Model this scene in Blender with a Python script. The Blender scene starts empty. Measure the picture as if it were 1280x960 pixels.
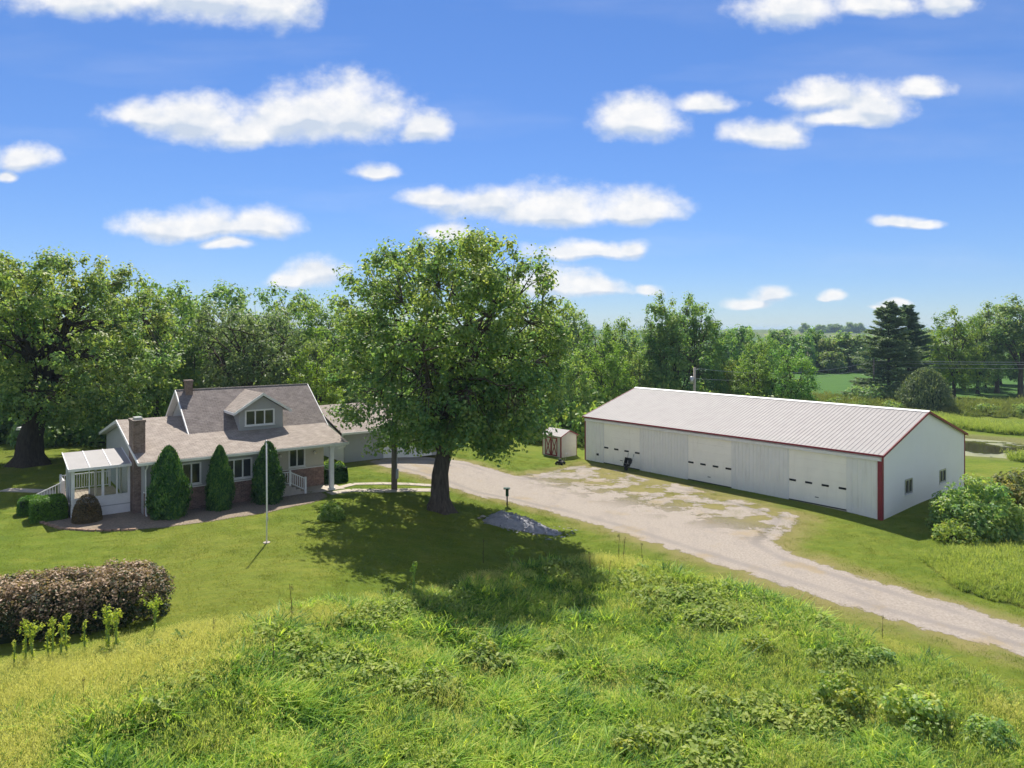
import bpy, math, random
import numpy as np
from mathutils import Vector, Matrix

# ------------------------------------------------------------------ camera, sky, sun, exposure
sc = bpy.context.scene
cam_d = bpy.data.cameras.new('camera'); cam = bpy.data.objects.new('camera', cam_d)
sc.collection.objects.link(cam); sc.camera = cam
cam.location = (0, 0, 12.0); cam.rotation_euler = (math.radians(90), 0, 0)
cam_d.sensor_width = 36; cam_d.lens = 24.95; cam_d.shift_y = -68 / 1280
cam_d.clip_start = 0.5; cam_d.clip_end = 20000
SUN_EL = 54.0
SUN_DIR = Vector((-0.11, 0.99, 0)).normalized()          # horizontal direction towards the sun
S = Vector((SUN_DIR.x * math.cos(math.radians(SUN_EL)), SUN_DIR.y * math.cos(math.radians(SUN_EL)), math.sin(math.radians(SUN_EL))))
sun_d = bpy.data.lights.new('sun', 'SUN'); sun = bpy.data.objects.new('sun', sun_d); sc.collection.objects.link(sun)
sun_d.energy = 3.4; sun_d.angle = math.radians(0.55); sun_d.color = (1.0, 0.93, 0.82)
sun.rotation_euler = S.to_track_quat('Z', 'Y').to_euler(); sun.location = (0, 0, 60)
vs = sc.view_settings
vs.view_transform = 'Standard'; vs.look = 'None'; vs.exposure = 1.22; vs.gamma = 1.0; vs.use_curve_mapping = False

world = bpy.data.worlds.new('World'); sc.world = world; world.use_nodes = True
def build_world():
    nt = world.node_tree; nt.nodes.clear(); N = nt.nodes.new; L = nt.links.new
    out = N('ShaderNodeOutputWorld'); bg = N('ShaderNodeBackground'); L(bg.outputs[0], out.inputs[0])
    bg.inputs[1].default_value = 0.10
    sky = N('ShaderNodeTexSky'); sky.sky_type = 'NISHITA'; sky.sun_disc = False
    sky.sun_elevation = math.radians(SUN_EL); sky.sun_rotation = math.atan2(SUN_DIR.x, SUN_DIR.y)
    sky.air_density = 0.7; sky.dust_density = 0.0; sky.ozone_density = 3.0; sky.altitude = 200
    hs = N('ShaderNodeHueSaturation'); hs.inputs['Saturation'].default_value = 1.12; hs.inputs['Value'].default_value = 0.83
    L(sky.outputs[0], hs.inputs['Color'])
    bwn = N('ShaderNodeRGBToBW'); L(sky.outputs[0], bwn.inputs[0])
    dv = N('ShaderNodeMath'); dv.operation = 'MULTIPLY_ADD'; dv.inputs[1].default_value = .15; dv.inputs[2].default_value = 1.0; L(bwn.outputs[0], dv.inputs[0])
    inv = N('ShaderNodeMath'); inv.operation = 'DIVIDE'; inv.inputs[0].default_value = 1.0; L(dv.outputs[0], inv.inputs[1])
    skb = N('ShaderNodeVectorMath'); skb.operation = 'MULTIPLY'; L(hs.outputs[0], skb.inputs[0]); skb.inputs[1].default_value = (.94, .97, 1.11)
    skc = N('ShaderNodeVectorMath'); skc.operation = 'SCALE'; L(skb.outputs[0], skc.inputs[0]); L(inv.outputs[0], skc.inputs['Scale'])
    tc = N('ShaderNodeTexCoord'); sp = N('ShaderNodeSeparateXYZ'); L(tc.outputs['Generated'], sp.inputs[0])
    def math_(op, a, b=None, c=None, clamp=False):
        n = N('ShaderNodeMath'); n.operation = op; n.use_clamp = clamp
        for i, v in enumerate((a, b, c)):
            if v is None: continue
            if isinstance(v, (int, float)): n.inputs[i].default_value = v
            else: L(v, n.inputs[i])
        return n.outputs[0]
    yc = math_('MAXIMUM', sp.outputs[1], 0.05)
    a0 = math_('DIVIDE', sp.outputs[0], yc); b0 = math_('DIVIDE', sp.outputs[2], yc)
    cb = N('ShaderNodeCombineXYZ'); L(a0, cb.inputs[0]); L(b0, cb.inputs[1])
    def noise(scale, detail, rough, off=(0, 0, 0), src=None):
        m = N('ShaderNodeMapping'); m.inputs['Location'].default_value = off
        m.inputs['Scale'].default_value = (scale, scale * 1.25, scale); L(src or cb.outputs[0], m.inputs['Vector'])
        n = N('ShaderNodeTexNoise'); n.inputs['Scale'].default_value = 1.0; n.inputs['Detail'].default_value = detail
        n.inputs['Roughness'].default_value = rough; L(m.outputs[0], n.inputs['Vector'])
        return n
    # coordinates bent by a coarse noise so that outlines are not ellipses
    n1 = noise(11, 2, 0.5); sx = N('ShaderNodeSeparateColor'); L(n1.outputs['Color'], sx.inputs[0])
    a = math_('MULTIPLY_ADD', math_('SUBTRACT', sx.outputs[0], 0.5), 0.055, a0)
    b = math_('MULTIPLY_ADD', math_('SUBTRACT', sx.outputs[1], 0.5), 0.030, b0)
    F = 887.0
    clouds = [  # azimuth, height, half width, rise above, fall below (thousandths of a unit), strength
        (120, 0, 110, 40, 20), (250, -4, 120, 45, 26), (340, 8, 62, 30, 26),
        (425, 150, 92, 52, 24), (385, 140, 58, 26, 28), (245, 148, 72, 30, 22), (185, 146, 48, 20, 14), (310, 165, 62, 26, 16), (350, 150, 50, 30, 22), (535, 158, 34, 22, 14),
        (30, 200, 42, 20, 12), (8, 218, 16, 8, 6), (218, 288, 64, 26, 11), (268, 284, 56, 26, 12), (325, 284, 56, 22, 11), (282, 306, 28, 8, 6),
        (470, 212, 32, 13, 7), (392, 340, 34, 22, 14), (365, 350, 28, 14, 10),
        (690, 270, 95, 40, 12), (610, 258, 62, 24, 14), (545, 248, 50, 14, 10), (790, 268, 68, 30, 10),
        (735, 316, 78, 15, 8), (795, 312, 22, 14, 8), (690, 360, 60, 26, 10), (745, 362, 40, 14, 8), (808, 363, 18, 8, 5), (556, 294, 30, 16, 8),
        (798, 152, 54, 34, 18), (885, 132, 42, 16, 8), (958, 172, 54, 20, 12),
        (1030, 122, 56, 24, 18), (1095, 138, 46, 34, 16), (1155, 114, 38, 20, 10), (1060, 150, 70, 16, 10),
        (985, 16, 64, 30, 18), (1090, 8, 62, 30, 12), (1190, 6, 42, 25, 12),
        (1125, 274, 28, 8, 6), (1152, 278, 26, 6, 5), (968, 372, 28, 12, 6), (935, 380, 26, 8, 5), (1046, 372, 19, 8, 5), (1036, 375, 12, 4, 3), (1118, 380, 22, 6, 4), (1100, 384, 12, 4, 3)]
    # the same fair-weather clouds go on to the sides and above, outside what the photograph shows
    rng = random.Random(5)
    for k in range(6):
        side = -1 if k % 2 else 1
        cx = 640 + side * rng.uniform(760, 2400); cy = rng.uniform(-500, 360); w = rng.uniform(50, 190)
        clouds += [(cx, cy, w, w * .34, w * .16), (cx + w * .7, cy + 6, w * .6, w * .22, w * .12)]
    for k in range(3):
        cx = rng.uniform(-100, 1400); cy = rng.uniform(-900, -80); w = rng.uniform(60, 190)
        clouds += [(cx, cy, w, w * .38, w * .18), (cx - w * .8, cy + 8, w * .5, w * .24, w * .12)]
    def field(shift, lst):
        best = None
        abb = N('ShaderNodeCombineXYZ'); L(a, abb.inputs[0]); bb_ = math_('ADD', b, shift) if shift else b; L(bb_, abb.inputs[1]); L(bb_, abb.inputs[2])
        for (px, py, rx, rt, rb) in lst:
            ca, cz = (px - 640) / F, (412 - py) / F
            rx, rt, rb = rx / F * 1.22, rt / F * 1.28, rb / F * 1.35
            v1 = N('ShaderNodeVectorMath'); v1.operation = 'MULTIPLY_ADD'; L(abb.outputs[0], v1.inputs[0]); v1.inputs[1].default_value = (1 / rx, 1 / rt, -1 / rb); v1.inputs[2].default_value = (-ca / rx, -cz / rt, cz / rb)
            v2 = N('ShaderNodeVectorMath'); v2.operation = 'MAXIMUM'; L(v1.outputs[0], v2.inputs[0]); v2.inputs[1].default_value = (-1e6, 0, 0)
            v3 = N('ShaderNodeVectorMath'); v3.operation = 'DOT_PRODUCT'; L(v2.outputs[0], v3.inputs[0]); L(v2.outputs[0], v3.inputs[1]); l = v3.outputs['Value']
            best = l if best is None else math_('SMOOTH_MIN', best, l, 0.35)
        return math_('SUBTRACT', 1.0, math_('SQRT', best))
    d = field(0, clouds); d_up = field(.013, clouds)
    n2 = noise(19, 7, 0.62); n2b = noise(19, 3, 0.5, (0.10, -0.34, 0))
    e = math_('MULTIPLY_ADD', math_('SUBTRACT', n2.outputs['Fac'], 0.52), 1.15, d)
    al = N('ShaderNodeMapRange'); al.interpolation_type = 'SMOOTHSTEP'; L(e, al.inputs[0])
    al.inputs[1].default_value = -0.14; al.inputs[2].default_value = 0.62; al.inputs[4].default_value = 0.97
    # thin high streaks
    stm = N('ShaderNodeMapping'); stm.inputs['Scale'].default_value = (1.0, 6.0, 1); stm.inputs['Rotation'].default_value = (0, 0, -0.16); L(cb.outputs[0], stm.inputs['Vector'])
    stn = N('ShaderNodeTexNoise'); stn.inputs['Scale'].default_value = 1.6; stn.inputs['Detail'].default_value = 6; L(stm.outputs[0], stn.inputs['Vector'])
    sr = N('ShaderNodeMapRange'); L(stn.outputs['Fac'], sr.inputs[0]); sr.inputs[1].default_value = 0.5; sr.inputs[2].default_value = 0.85; sr.inputs[4].default_value = 0.20
    front = N('ShaderNodeMapRange'); L(sp.outputs[1], front.inputs[0]); front.inputs[1].default_value = 0.12; front.inputs[2].default_value = 0.3
    # behind the viewer: unseen level cloud layer, cover raised to add fill light
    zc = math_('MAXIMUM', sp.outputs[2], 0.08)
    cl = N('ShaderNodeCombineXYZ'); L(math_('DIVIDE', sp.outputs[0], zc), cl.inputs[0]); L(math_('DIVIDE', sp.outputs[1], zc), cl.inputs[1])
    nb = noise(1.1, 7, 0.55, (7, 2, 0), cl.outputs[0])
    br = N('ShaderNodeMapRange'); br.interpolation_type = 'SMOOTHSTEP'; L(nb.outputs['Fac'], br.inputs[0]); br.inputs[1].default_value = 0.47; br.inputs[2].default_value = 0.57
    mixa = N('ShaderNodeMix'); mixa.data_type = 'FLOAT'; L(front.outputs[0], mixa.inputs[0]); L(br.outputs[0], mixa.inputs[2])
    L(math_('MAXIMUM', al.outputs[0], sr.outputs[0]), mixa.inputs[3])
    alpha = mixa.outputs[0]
    # relief: the noise compared with itself a little higher up
    rel = math_('MULTIPLY_ADD', math_('SUBTRACT', n2.outputs['Fac'], n2b.outputs['Fac']), 1.8, 0.74)
    thick = N('ShaderNodeMapRange'); L(e, thick.inputs[0]); thick.inputs[1].default_value = 0.0; thick.inputs[2].default_value = 0.9; thick.inputs[3].default_value = 0.25; thick.inputs[4].default_value = 0.0
    base_ = N('ShaderNodeMapRange'); base_.interpolation_type = 'SMOOTHSTEP'; L(math_('MULTIPLY_ADD', math_('SUBTRACT', n2b.outputs['Fac'], .5), .5, math_('SUBTRACT', d_up, d)), base_.inputs[0]); base_.inputs[1].default_value = -0.16; base_.inputs[2].default_value = 0.26; base_.inputs[3].default_value = 0.0; base_.inputs[4].default_value = 0.75
    tone = math_('SUBTRACT', math_('ADD', rel, thick.outputs[0]), base_.outputs[0], clamp=True)
    cc = N('ShaderNodeMix'); cc.data_type = 'RGBA'; L(tone, cc.inputs[0])
    cc.inputs[6].default_value = (2.7, 3.05, 3.6, 1); cc.inputs[7].default_value = (4.35, 4.3, 4.25, 1)
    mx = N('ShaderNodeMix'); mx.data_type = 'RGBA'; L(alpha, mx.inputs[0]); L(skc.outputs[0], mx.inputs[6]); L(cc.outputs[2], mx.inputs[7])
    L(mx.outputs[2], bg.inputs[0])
build_world()
world.cycles.sampling_method = 'MANUAL'; world.cycles.sample_map_resolution = 512
sc.cycles.max_bounces = 8; sc.cycles.diffuse_bounces = 6; sc.cycles.adaptive_threshold = 0.02; sc.cycles.transparent_max_bounces = 10

# ------------------------------------------------------------------ helpers
COL = sc.collection
RNG = np.random.default_rng(11)
def sst(a, b, x):
    t = np.clip((x - a) / (b - a), 0, 1); return t * t * (3 - 2 * t)
def hash2(ix, iy, s):
    h = np.sin(ix * 127.1 + iy * 311.7 + s * 74.7) * 43758.5453
    return h - np.floor(h)
def vnoise(x, y, sc_, s=0):
    x = np.asarray(x, float) / sc_; y = np.asarray(y, float) / sc_
    ix, iy = np.floor(x), np.floor(y); fx, fy = x - ix, y - iy
    fx = fx * fx * (3 - 2 * fx); fy = fy * fy * (3 - 2 * fy)
    a, b = hash2(ix, iy, s), hash2(ix + 1, iy, s); c, d = hash2(ix, iy + 1, s), hash2(ix + 1, iy + 1, s)
    return (a * (1 - fx) + b * fx) * (1 - fy) + (c * (1 - fx) + d * fx) * fy
def fbm(x, y, sc_, s=0):
    return (vnoise(x, y, sc_, s) + .5 * vnoise(x, y, sc_ / 2, s + 1) + .25 * vnoise(x, y, sc_ / 4, s + 2)) / 1.75
POND = (51.0, 78.5)
def pond_d(x, y):
    dx, dy = x - POND[0], y - POND[1]
    return np.sqrt((dx / 8.2) ** 2 + (dy / 7.6) ** 2) + .22 * (vnoise(x, y, 4, 9) - .5)
def terr(x, y):
    x = np.asarray(x, float); y = np.asarray(y, float)
    z = 2.05 * (1 - sst(-11, 4, x))
    z = z - 1.2 * sst(14, 34, x) * (1 - sst(38, 50, y))
    z = z - 0.8 * sst(28, 42, x) * sst(48, 62, y) * (1 - sst(110, 160, y))
    z = z + 11.3 * sst(350, 1300, y)
    z = z - 0.9 * (1 - sst(.72, 1.12, pond_d(x, y)))
    # the rough meadow is lumpy
    m = (1 - sst(30, 40, y)) * sst(6, 10, y) * (1 - sst(-2.5, -.6, poly_sd(DRIVE, x, y)))
    z = z + m * .28 * (fbm(x, y, 5, 3) - .5) 
    z = z + 3 * sst(150, 600, y) * (vnoise(x, y, 260, 4) - .5)
    return z
def T(x, y): return float(terr(x, y))

def np_mesh(name, V, F, tone=None, smooth=False):
    V = np.asarray(V, np.float32).reshape(-1, 3); F = np.asarray(F, np.int32); k = F.shape[1]
    me = bpy.data.meshes.new(name)
    me.vertices.add(len(V)); me.vertices.foreach_set('co', V.ravel())
    me.loops.add(F.size); me.loops.foreach_set('vertex_index', F.ravel())
    me.polygons.add(len(F)); me.polygons.foreach_set('loop_start', np.arange(len(F), dtype=np.int32) * k)
    if smooth: me.polygons.foreach_set('use_smooth', np.ones(len(F), bool))
    me.update(calc_edges=True)
    if tone is not None:
        at = me.attributes.new('tone', 'FLOAT', 'POINT'); at.data.foreach_set('value', np.asarray(tone, np.float32))
    return me
def link(name, me, mat=None, parent=None):
    o = bpy.data.objects.new(name, me); COL.objects.link(o)
    if mat is not None and me is not None and len(me.materials) == 0: me.materials.append(mat)
    if parent is not None: o.parent = parent
    return o
def tag(o, label, cat, group=None):
    o['label'] = label; o['category'] = cat
    if group: o['group'] = group
    return o
def thing(name, label, cat, loc=(0, 0, 0), rz=0, group=None, scale=None):
    o = bpy.data.objects.new(name, None); COL.objects.link(o); o.empty_display_size = .3
    o.location = loc; o.rotation_euler = (0, 0, rz)
    if scale is not None: o.scale = scale if hasattr(scale, '__len__') else (scale,) * 3
    return tag(o, label, cat, group)
def kind(o, k): o['kind'] = k; return o

class MB:
    def __init__(s): s.v = []; s.f = []
    def add(s, vs, fs):
        n = len(s.v); s.v += [tuple(v) for v in vs]; s.f += [tuple(i + n for i in f) for f in fs]; return s
    def box(s, x0, x1, y0, y1, z0, z1):
        return s.add([(x0, y0, z0), (x1, y0, z0), (x1, y1, z0), (x0, y1, z0), (x0, y0, z1), (x1, y0, z1), (x1, y1, z1), (x0, y1, z1)],
                     [(0, 3, 2, 1), (4, 5, 6, 7), (0, 1, 5, 4), (1, 2, 6, 5), (2, 3, 7, 6), (3, 0, 4, 7)])
    def prism(s, poly, axis, a, b):
        """poly: 2D points; axis 'x' -> (y,z) points run from x=a to x=b, 'y' -> (x,z), 'z' -> (x,y)"""
        def P(p, t): return {'x': (t, p[0], p[1]), 'y': (p[0], t, p[1]), 'z': (p[0], p[1], t)}[axis]
        n = len(poly); vs = [P(p, a) for p in poly] + [P(p, b) for p in poly]
        return s.add(vs, [tuple(range(n))[::-1], tuple(range(n, 2 * n))] + [(i, (i + 1) % n, n + (i + 1) % n, n + i) for i in range(n)])
    def bar(s, p, q, w, h=None):
        p, q = Vector(p), Vector(q); h = h or w; d = (q - p).normalized()
        up = Vector((0, 0, 1)) if abs(d.z) < .98 else Vector((1, 0, 0))
        a = d.cross(up).normalized() * w / 2; b = a.cross(d).normalized() * h / 2
        vs = [p - a - b, p + a - b, p + a + b, p - a + b, q - a - b, q + a - b, q + a + b, q - a + b]
        return s.add(vs, [(0, 1, 2, 3), (7, 6, 5, 4), (0, 4, 5, 1), (1, 5, 6, 2), (2, 6, 7, 3), (3, 7, 4, 0)])
    def tube(s, pts, rad, n=8, cap=True):
        pts = [Vector(p) for p in pts]; m = len(pts)
        rad = [rad] * m if not hasattr(rad, '__len__') else list(rad)
        vs = []
        for i, p in enumerate(pts):
            d = (pts[min(i + 1, m - 1)] - pts[max(i - 1, 0)]).normalized()
            up = Vector((0, 0, 1)) if abs(d.z) < .95 else Vector((1, 0, 0))
            a = d.cross(up).normalized(); b = d.cross(a)
            vs += [p + (a * math.cos(2 * math.pi * k / n) + b * math.sin(2 * math.pi * k / n)) * rad[i] for k in range(n)]
        fs = [(i * n + k, i * n + (k + 1) % n, (i + 1) * n + (k + 1) % n, (i + 1) * n + k) for i in range(m - 1) for k in range(n)]
        if cap: fs += [tuple(range(n))[::-1], tuple(range((m - 1) * n, m * n))]
        return s.add(vs, fs)
    def build(s, name, mat, parent=None, smooth=False, bevel=0):
        me = bpy.data.meshes.new(name); me.from_pydata(s.v, [], s.f); me.update()
        if smooth: me.polygons.foreach_set('use_smooth', [True] * len(me.polygons))
        o = link(name, me, mat, parent)
        if bevel:
            b = o.modifiers.new('bevel', 'BEVEL'); b.width = bevel; b.segments = 1; b.limit_method = 'ANGLE'
        return o

# ------------------------------------------------------------------ materials
def new_mat(name):
    m = bpy.data.materials.new(name); m.use_nodes = True; nt = m.node_tree
    return m, nt, nt.nodes['Principled BSDF'], nt.nodes['Material Output']
def ramp(nt, fac, stops):
    r = nt.nodes.new('ShaderNodeValToRGB'); nt.links.new(fac, r.inputs[0])
    while len(r.color_ramp.elements) < len(stops): r.color_ramp.elements.new(0.5)
    for e, (p, c) in zip(r.color_ramp.elements, stops): e.position = p; e.color = (*c, 1)
    return r.outputs[0]
def tnoise(nt, vec, scale, detail=4, rough=.55, stretch=None):
    if stretch is not None:
        mp = nt.nodes.new('ShaderNodeMapping'); mp.inputs['Scale'].default_value = stretch; nt.links.new(vec, mp.inputs['Vector']); vec = mp.outputs[0]
    n = nt.nodes.new('ShaderNodeTexNoise'); n.inputs['Scale'].default_value = scale; n.inputs['Detail'].default_value = detail
    n.inputs['Roughness'].default_value = rough; nt.links.new(vec, n.inputs['Vector']); return n.outputs['Fac']
def coords(nt, which='Object'):
    return nt.nodes.new('ShaderNodeTexCoord').outputs[which]
def wpos(nt): return nt.nodes.new('ShaderNodeNewGeometry').outputs['Position']
def mixc(nt, fac, a, b, mode='MIX'):
    m = nt.nodes.new('ShaderNodeMix'); m.data_type = 'RGBA'; m.blend_type = mode
    for i, v in ((0, fac), (6, a), (7, b)):
        if isinstance(v, (int, float)): m.inputs[i].default_value = v
        elif isinstance(v, tuple): m.inputs[i].default_value = (*v, 1)
        else: nt.links.new(v, m.inputs[i])
    return m.outputs[2]
def nmath(nt, op, a, b=None, c=None, clamp=False):
    n = nt.nodes.new('ShaderNodeMath'); n.operation = op; n.use_clamp = clamp
    for i, v in enumerate((a, b, c)):
        if v is None: continue
        if isinstance(v, (int, float)): n.inputs[i].default_value = v
        else: nt.links.new(v, n.inputs[i])
    return n.outputs[0]
def mrange(nt, v, a, b, c=0., d=1., smooth=True):
    n = nt.nodes.new('ShaderNodeMapRange'); nt.links.new(v, n.inputs[0])
    if smooth: n.interpolation_type = 'SMOOTHSTEP'
    for i, x in enumerate((a, b, c, d)): n.inputs[i + 1].default_value = x
    return n.outputs[0]
def bump(nt, bs, h, strength=.3, dist=.02):
    b = nt.nodes.new('ShaderNodeBump'); b.inputs['Strength'].default_value = strength; b.inputs['Distance'].default_value = dist
    nt.links.new(h, b.inputs['Height']); nt.links.new(b.outputs[0], bs.inputs['Normal'])
def attr(nt, name):
    a = nt.nodes.new('ShaderNodeAttribute'); a.attribute_name = name; return a.outputs['Fac']
def surf(name, c1, c2=None, scale=6., rough=.7, spec=.3, metal=0., bmp=0., stretch=None):
    m, nt, bs, out = new_mat(name)
    c2 = c2 or tuple(x * .8 for x in c1)
    co = coords(nt); n = tnoise(nt, co, scale, 5, .6, stretch)
    nt.links.new(ramp(nt, n, [(.3, c2), (.7, c1)]), bs.inputs['Base Color'])
    bs.inputs['Roughness'].default_value = rough; bs.inputs['Specular IOR Level'].default_value = spec; bs.inputs['Metallic'].default_value = metal
    if bmp: bump(nt, bs, tnoise(nt, co, scale * 5, 3), bmp, .02)
    return m
def brick_mat(name, c1, c2, mortar, bw=.22, bh=.075, top=False, rough=.9, mort=.006, noise_c=None):
    """rows of brick or shingle: run along x (or y on the end walls), courses along z (top: courses along y)"""
    m, nt, bs, out = new_mat(name); co = coords(nt)
    sp = nt.nodes.new('ShaderNodeSeparateXYZ'); nt.links.new(co, sp.inputs[0])
    cb = nt.nodes.new('ShaderNodeCombineXYZ')
    if top: nt.links.new(sp.outputs[0], cb.inputs[0]); nt.links.new(sp.outputs[1], cb.inputs[1])
    else: nt.links.new(nmath(nt, 'ADD', sp.outputs[0], sp.outputs[1]), cb.inputs[0]); nt.links.new(sp.outputs[2], cb.inputs[1])
    b = nt.nodes.new('ShaderNodeTexBrick'); nt.links.new(cb.outputs[0], b.inputs['Vector'])
    b.inputs['Color1'].default_value = (*c1, 1); b.inputs['Color2'].default_value = (*c2, 1); b.inputs['Mortar'].default_value = (*mortar, 1)
    b.inputs['Scale'].default_value = 1.0; b.inputs['Mortar Size'].default_value = mort; b.inputs['Brick Width'].default_value = bw; b.inputs['Row Height'].default_value = bh
    b.inputs['Bias'].default_value = -.1
    n = tnoise(nt, co, 2.3, 5); n2 = tnoise(nt, co, 9, 4, .6, (.5, 1.6, 1.6) if top else None)
    c = mixc(nt, mrange(nt, n2, .35, .75, 0, .7), b.outputs['Color'], noise_c or tuple(x * .55 for x in c1))
    c = mixc(nt, mrange(nt, n, .35, .8, 0, .35), c, tuple(x * 1.5 for x in c2))
    nt.links.new(c, bs.inputs['Base Color']); bs.inputs['Roughness'].default_value = rough; bs.inputs['Specular IOR Level'].default_value = .15
    inv = nmath(nt, 'SUBTRACT', 1.0, b.outputs['Fac']); bump(nt, bs, nmath(nt, 'ADD', inv, n2), .5, .012)
    return m
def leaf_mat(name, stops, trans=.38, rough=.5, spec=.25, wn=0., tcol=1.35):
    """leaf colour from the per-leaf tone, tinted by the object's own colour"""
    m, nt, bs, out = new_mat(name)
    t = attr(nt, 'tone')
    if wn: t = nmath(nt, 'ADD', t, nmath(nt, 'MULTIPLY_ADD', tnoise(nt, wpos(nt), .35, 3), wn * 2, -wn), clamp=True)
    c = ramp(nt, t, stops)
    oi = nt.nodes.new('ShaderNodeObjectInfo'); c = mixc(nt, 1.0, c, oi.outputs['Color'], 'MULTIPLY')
    nt.links.new(c, bs.inputs['Base Color']); bs.inputs['Roughness'].default_value = rough; bs.inputs['Specular IOR Level'].default_value = spec
    tr = nt.nodes.new('ShaderNodeBsdfTranslucent'); nt.links.new(mixc(nt, 1.0, c, (tcol, tcol * 1.02, tcol * .55), 'MULTIPLY'), tr.inputs[0])
    ms = nt.nodes.new('ShaderNodeMixShader'); ms.inputs[0].default_value = trans
    nt.links.new(bs.outputs[0], ms.inputs[1]); nt.links.new(tr.outputs[0], ms.inputs[2]); nt.links.new(ms.outputs[0], out.inputs[0])
    return m

M = {}
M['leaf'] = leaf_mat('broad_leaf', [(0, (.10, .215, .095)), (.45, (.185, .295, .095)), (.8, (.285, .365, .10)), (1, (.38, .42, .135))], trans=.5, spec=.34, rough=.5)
M['leaf_olive'] = leaf_mat('willow_leaf', [(0, (.100, .165, .075)), (.5, (.175, .250, .105)), (1, (.27, .33, .155))], trans=.42, spec=.3)
M['leaf_yellow'] = leaf_mat('yellow_green_leaf', [(0, (.095, .190, .036)), (.5, (.185, .300, .052)), (1, (.29, .37, .080))], trans=.48, spec=.3)
M['conifer'] = leaf_mat('conifer_needle', [(0, (.018, .060, .024)), (.6, (.045, .125, .036)), (1, (.125, .225, .050))], trans=.22, rough=.6, spec=.15)
M['pine'] = leaf_mat('pine_needle', [(0, (.045, .085, .058)), (.6, (.085, .145, .085)), (1, (.16, .21, .11))], trans=.3, rough=.6)
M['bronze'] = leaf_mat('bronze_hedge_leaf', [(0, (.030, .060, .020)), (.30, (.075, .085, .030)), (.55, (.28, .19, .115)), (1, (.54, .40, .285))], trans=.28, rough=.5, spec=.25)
M['brown_shrub'] = leaf_mat('brown_shrub_leaf', [(0, (.060, .055, .026)), (.6, (.13, .10, .045)), (1, (.26, .17, .07))], trans=.2)
M['boxwood'] = leaf_mat('boxwood_leaf', [(0, (.04, .10, .02)), (.6, (.10, .22, .03)), (1, (.18, .33, .04))], trans=.35)
M['bark'] = surf('bark', (.115, .095, .078), (.045, .037, .03), 9, .95, .1, bmp=.9, stretch=(1, 1, .18))
M['bark_dark'] = surf('dark_bark', (.07, .058, .048), (.03, .025, .02), 9, .95, .1, bmp=.8, stretch=(1, 1, .2))
M['white'] = surf('white_paint', (.78, .78, .77), (.70, .70, .69), 3, .5)
M['trim'] = surf('white_trim', (.76, .76, .75), (.66, .66, .65), 5, .45)
M['siding'] = surf('grey_siding', (.36, .37, .37), (.33, .34, .345), 2.5, .6)
M['siding_warm'] = surf('beige_porch_siding', (.52, .49, .42), (.47, .445, .385), 2.5, .6)
M['brick'] = brick_mat('house_brick', (.17, .105, .085), (.29, .185, .15), (.33, .29, .26))
M['brick_dark'] = brick_mat('chimney_brick', (.16, .11, .09), (.26, .19, .16), (.28, .25, .22))
M['panel'] = surf('sunroom_roof_panel', (.33, .32, .315), (.29, .28, .275), 1.5, .5)
M['shingle'] = brick_mat('low_roof_shingle', (.29, .252, .218), (.35, .312, .272), (.16, .13, .115), .30, .14, top=True, mort=.012, noise_c=(.19, .155, .135))
M['shingle_dark'] = brick_mat('upper_roof_shingle', (.185, .16, .15), (.25, .22, .205), (.11, .095, .09), .30, .12, top=True, mort=.014, noise_c=(.12, .105, .10))
M['steel_roof'] = surf('ribbed_steel_roof', (.325, .31, .30), (.285, .27, .262), 1.2, .62, .2, stretch=(1, 1, 1))
M['steel_wall'] = surf('ribbed_steel_wall', (.80, .80, .78), (.74, .74, .72), .9, .5, .4)
def weathered(name, c1, streak, amt):
    m, nt, bs, out = new_mat(name); co = coords(nt)
    n = tnoise(nt, co, .9, 4); st_ = tnoise(nt, co, 2.2, 5, .65, (1.5, 1.5, .22)); sp_ = tnoise(nt, co, 5, 5, .7)
    c = mixc(nt, mrange(nt, n, .35, .7, 0, .5), c1, tuple(x * .9 for x in c1))
    c = mixc(nt, mrange(nt, st_, .52, .75, 0, amt), c, streak); c = mixc(nt, mrange(nt, sp_, .6, .78, 0, amt), c, streak)
    nt.links.new(c, bs.inputs['Base Color']); bs.inputs['Roughness'].default_value = .5; bs.inputs['Specular IOR Level'].default_value = .4; return m
M['steel_wall'] = weathered('ribbed_steel_wall', (.80, .80, .78), (.50, .48, .43), .35)
M['steel_gable'] = surf('gable_steel', (.82, .82, .82), (.78, .78, .78), .7, .45, .4)
M['door_steel'] = weathered('door_panel', (.92, .90, .83), (.60, .57, .50), .22)
M['red'] = surf('red_trim', (.25, .022, .035), (.19, .016, .026), 3, .5, .4)
M['dark'] = surf('dark_opening', (.012, .013, .014), (.008, .008, .009), 3, .6)
M['metal'] = surf('galvanised', (.45, .46, .47), (.36, .37, .38), 8, .4, .5, .6)
M['black'] = surf('black_metal', (.018, .018, .02), (.012, .012, .014), 9, .5)
M['concrete'] = surf('concrete', (.46, .41, .345), (.36, .32, .275), 3.5, .9, .15, bmp=.3)
M['wood'] = surf('grey_wood', (.20, .175, .15), (.11, .095, .08), 7, .9, .1, bmp=.5, stretch=(4, 4, .5))
M['deck'] = surf('deck_boards', (.42, .33, .26), (.33, .26, .20), 5, .8)
M['stone'] = surf('pale_stone', (.45, .41, .34), (.30, .27, .23), 6, .9, bmp=.5)
M['paver'] = surf('tan_paver', (.34, .23, .16), (.25, .17, .12), 6, .9, bmp=.4)
M['green_paint'] = surf('green_paint', (.025, .075, .045), (.018, .055, .032), 8, .5)
M['lampglass'] = surf('frosted_globe', (.75, .72, .62), (.7, .66, .56), 8, .3)
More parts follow.
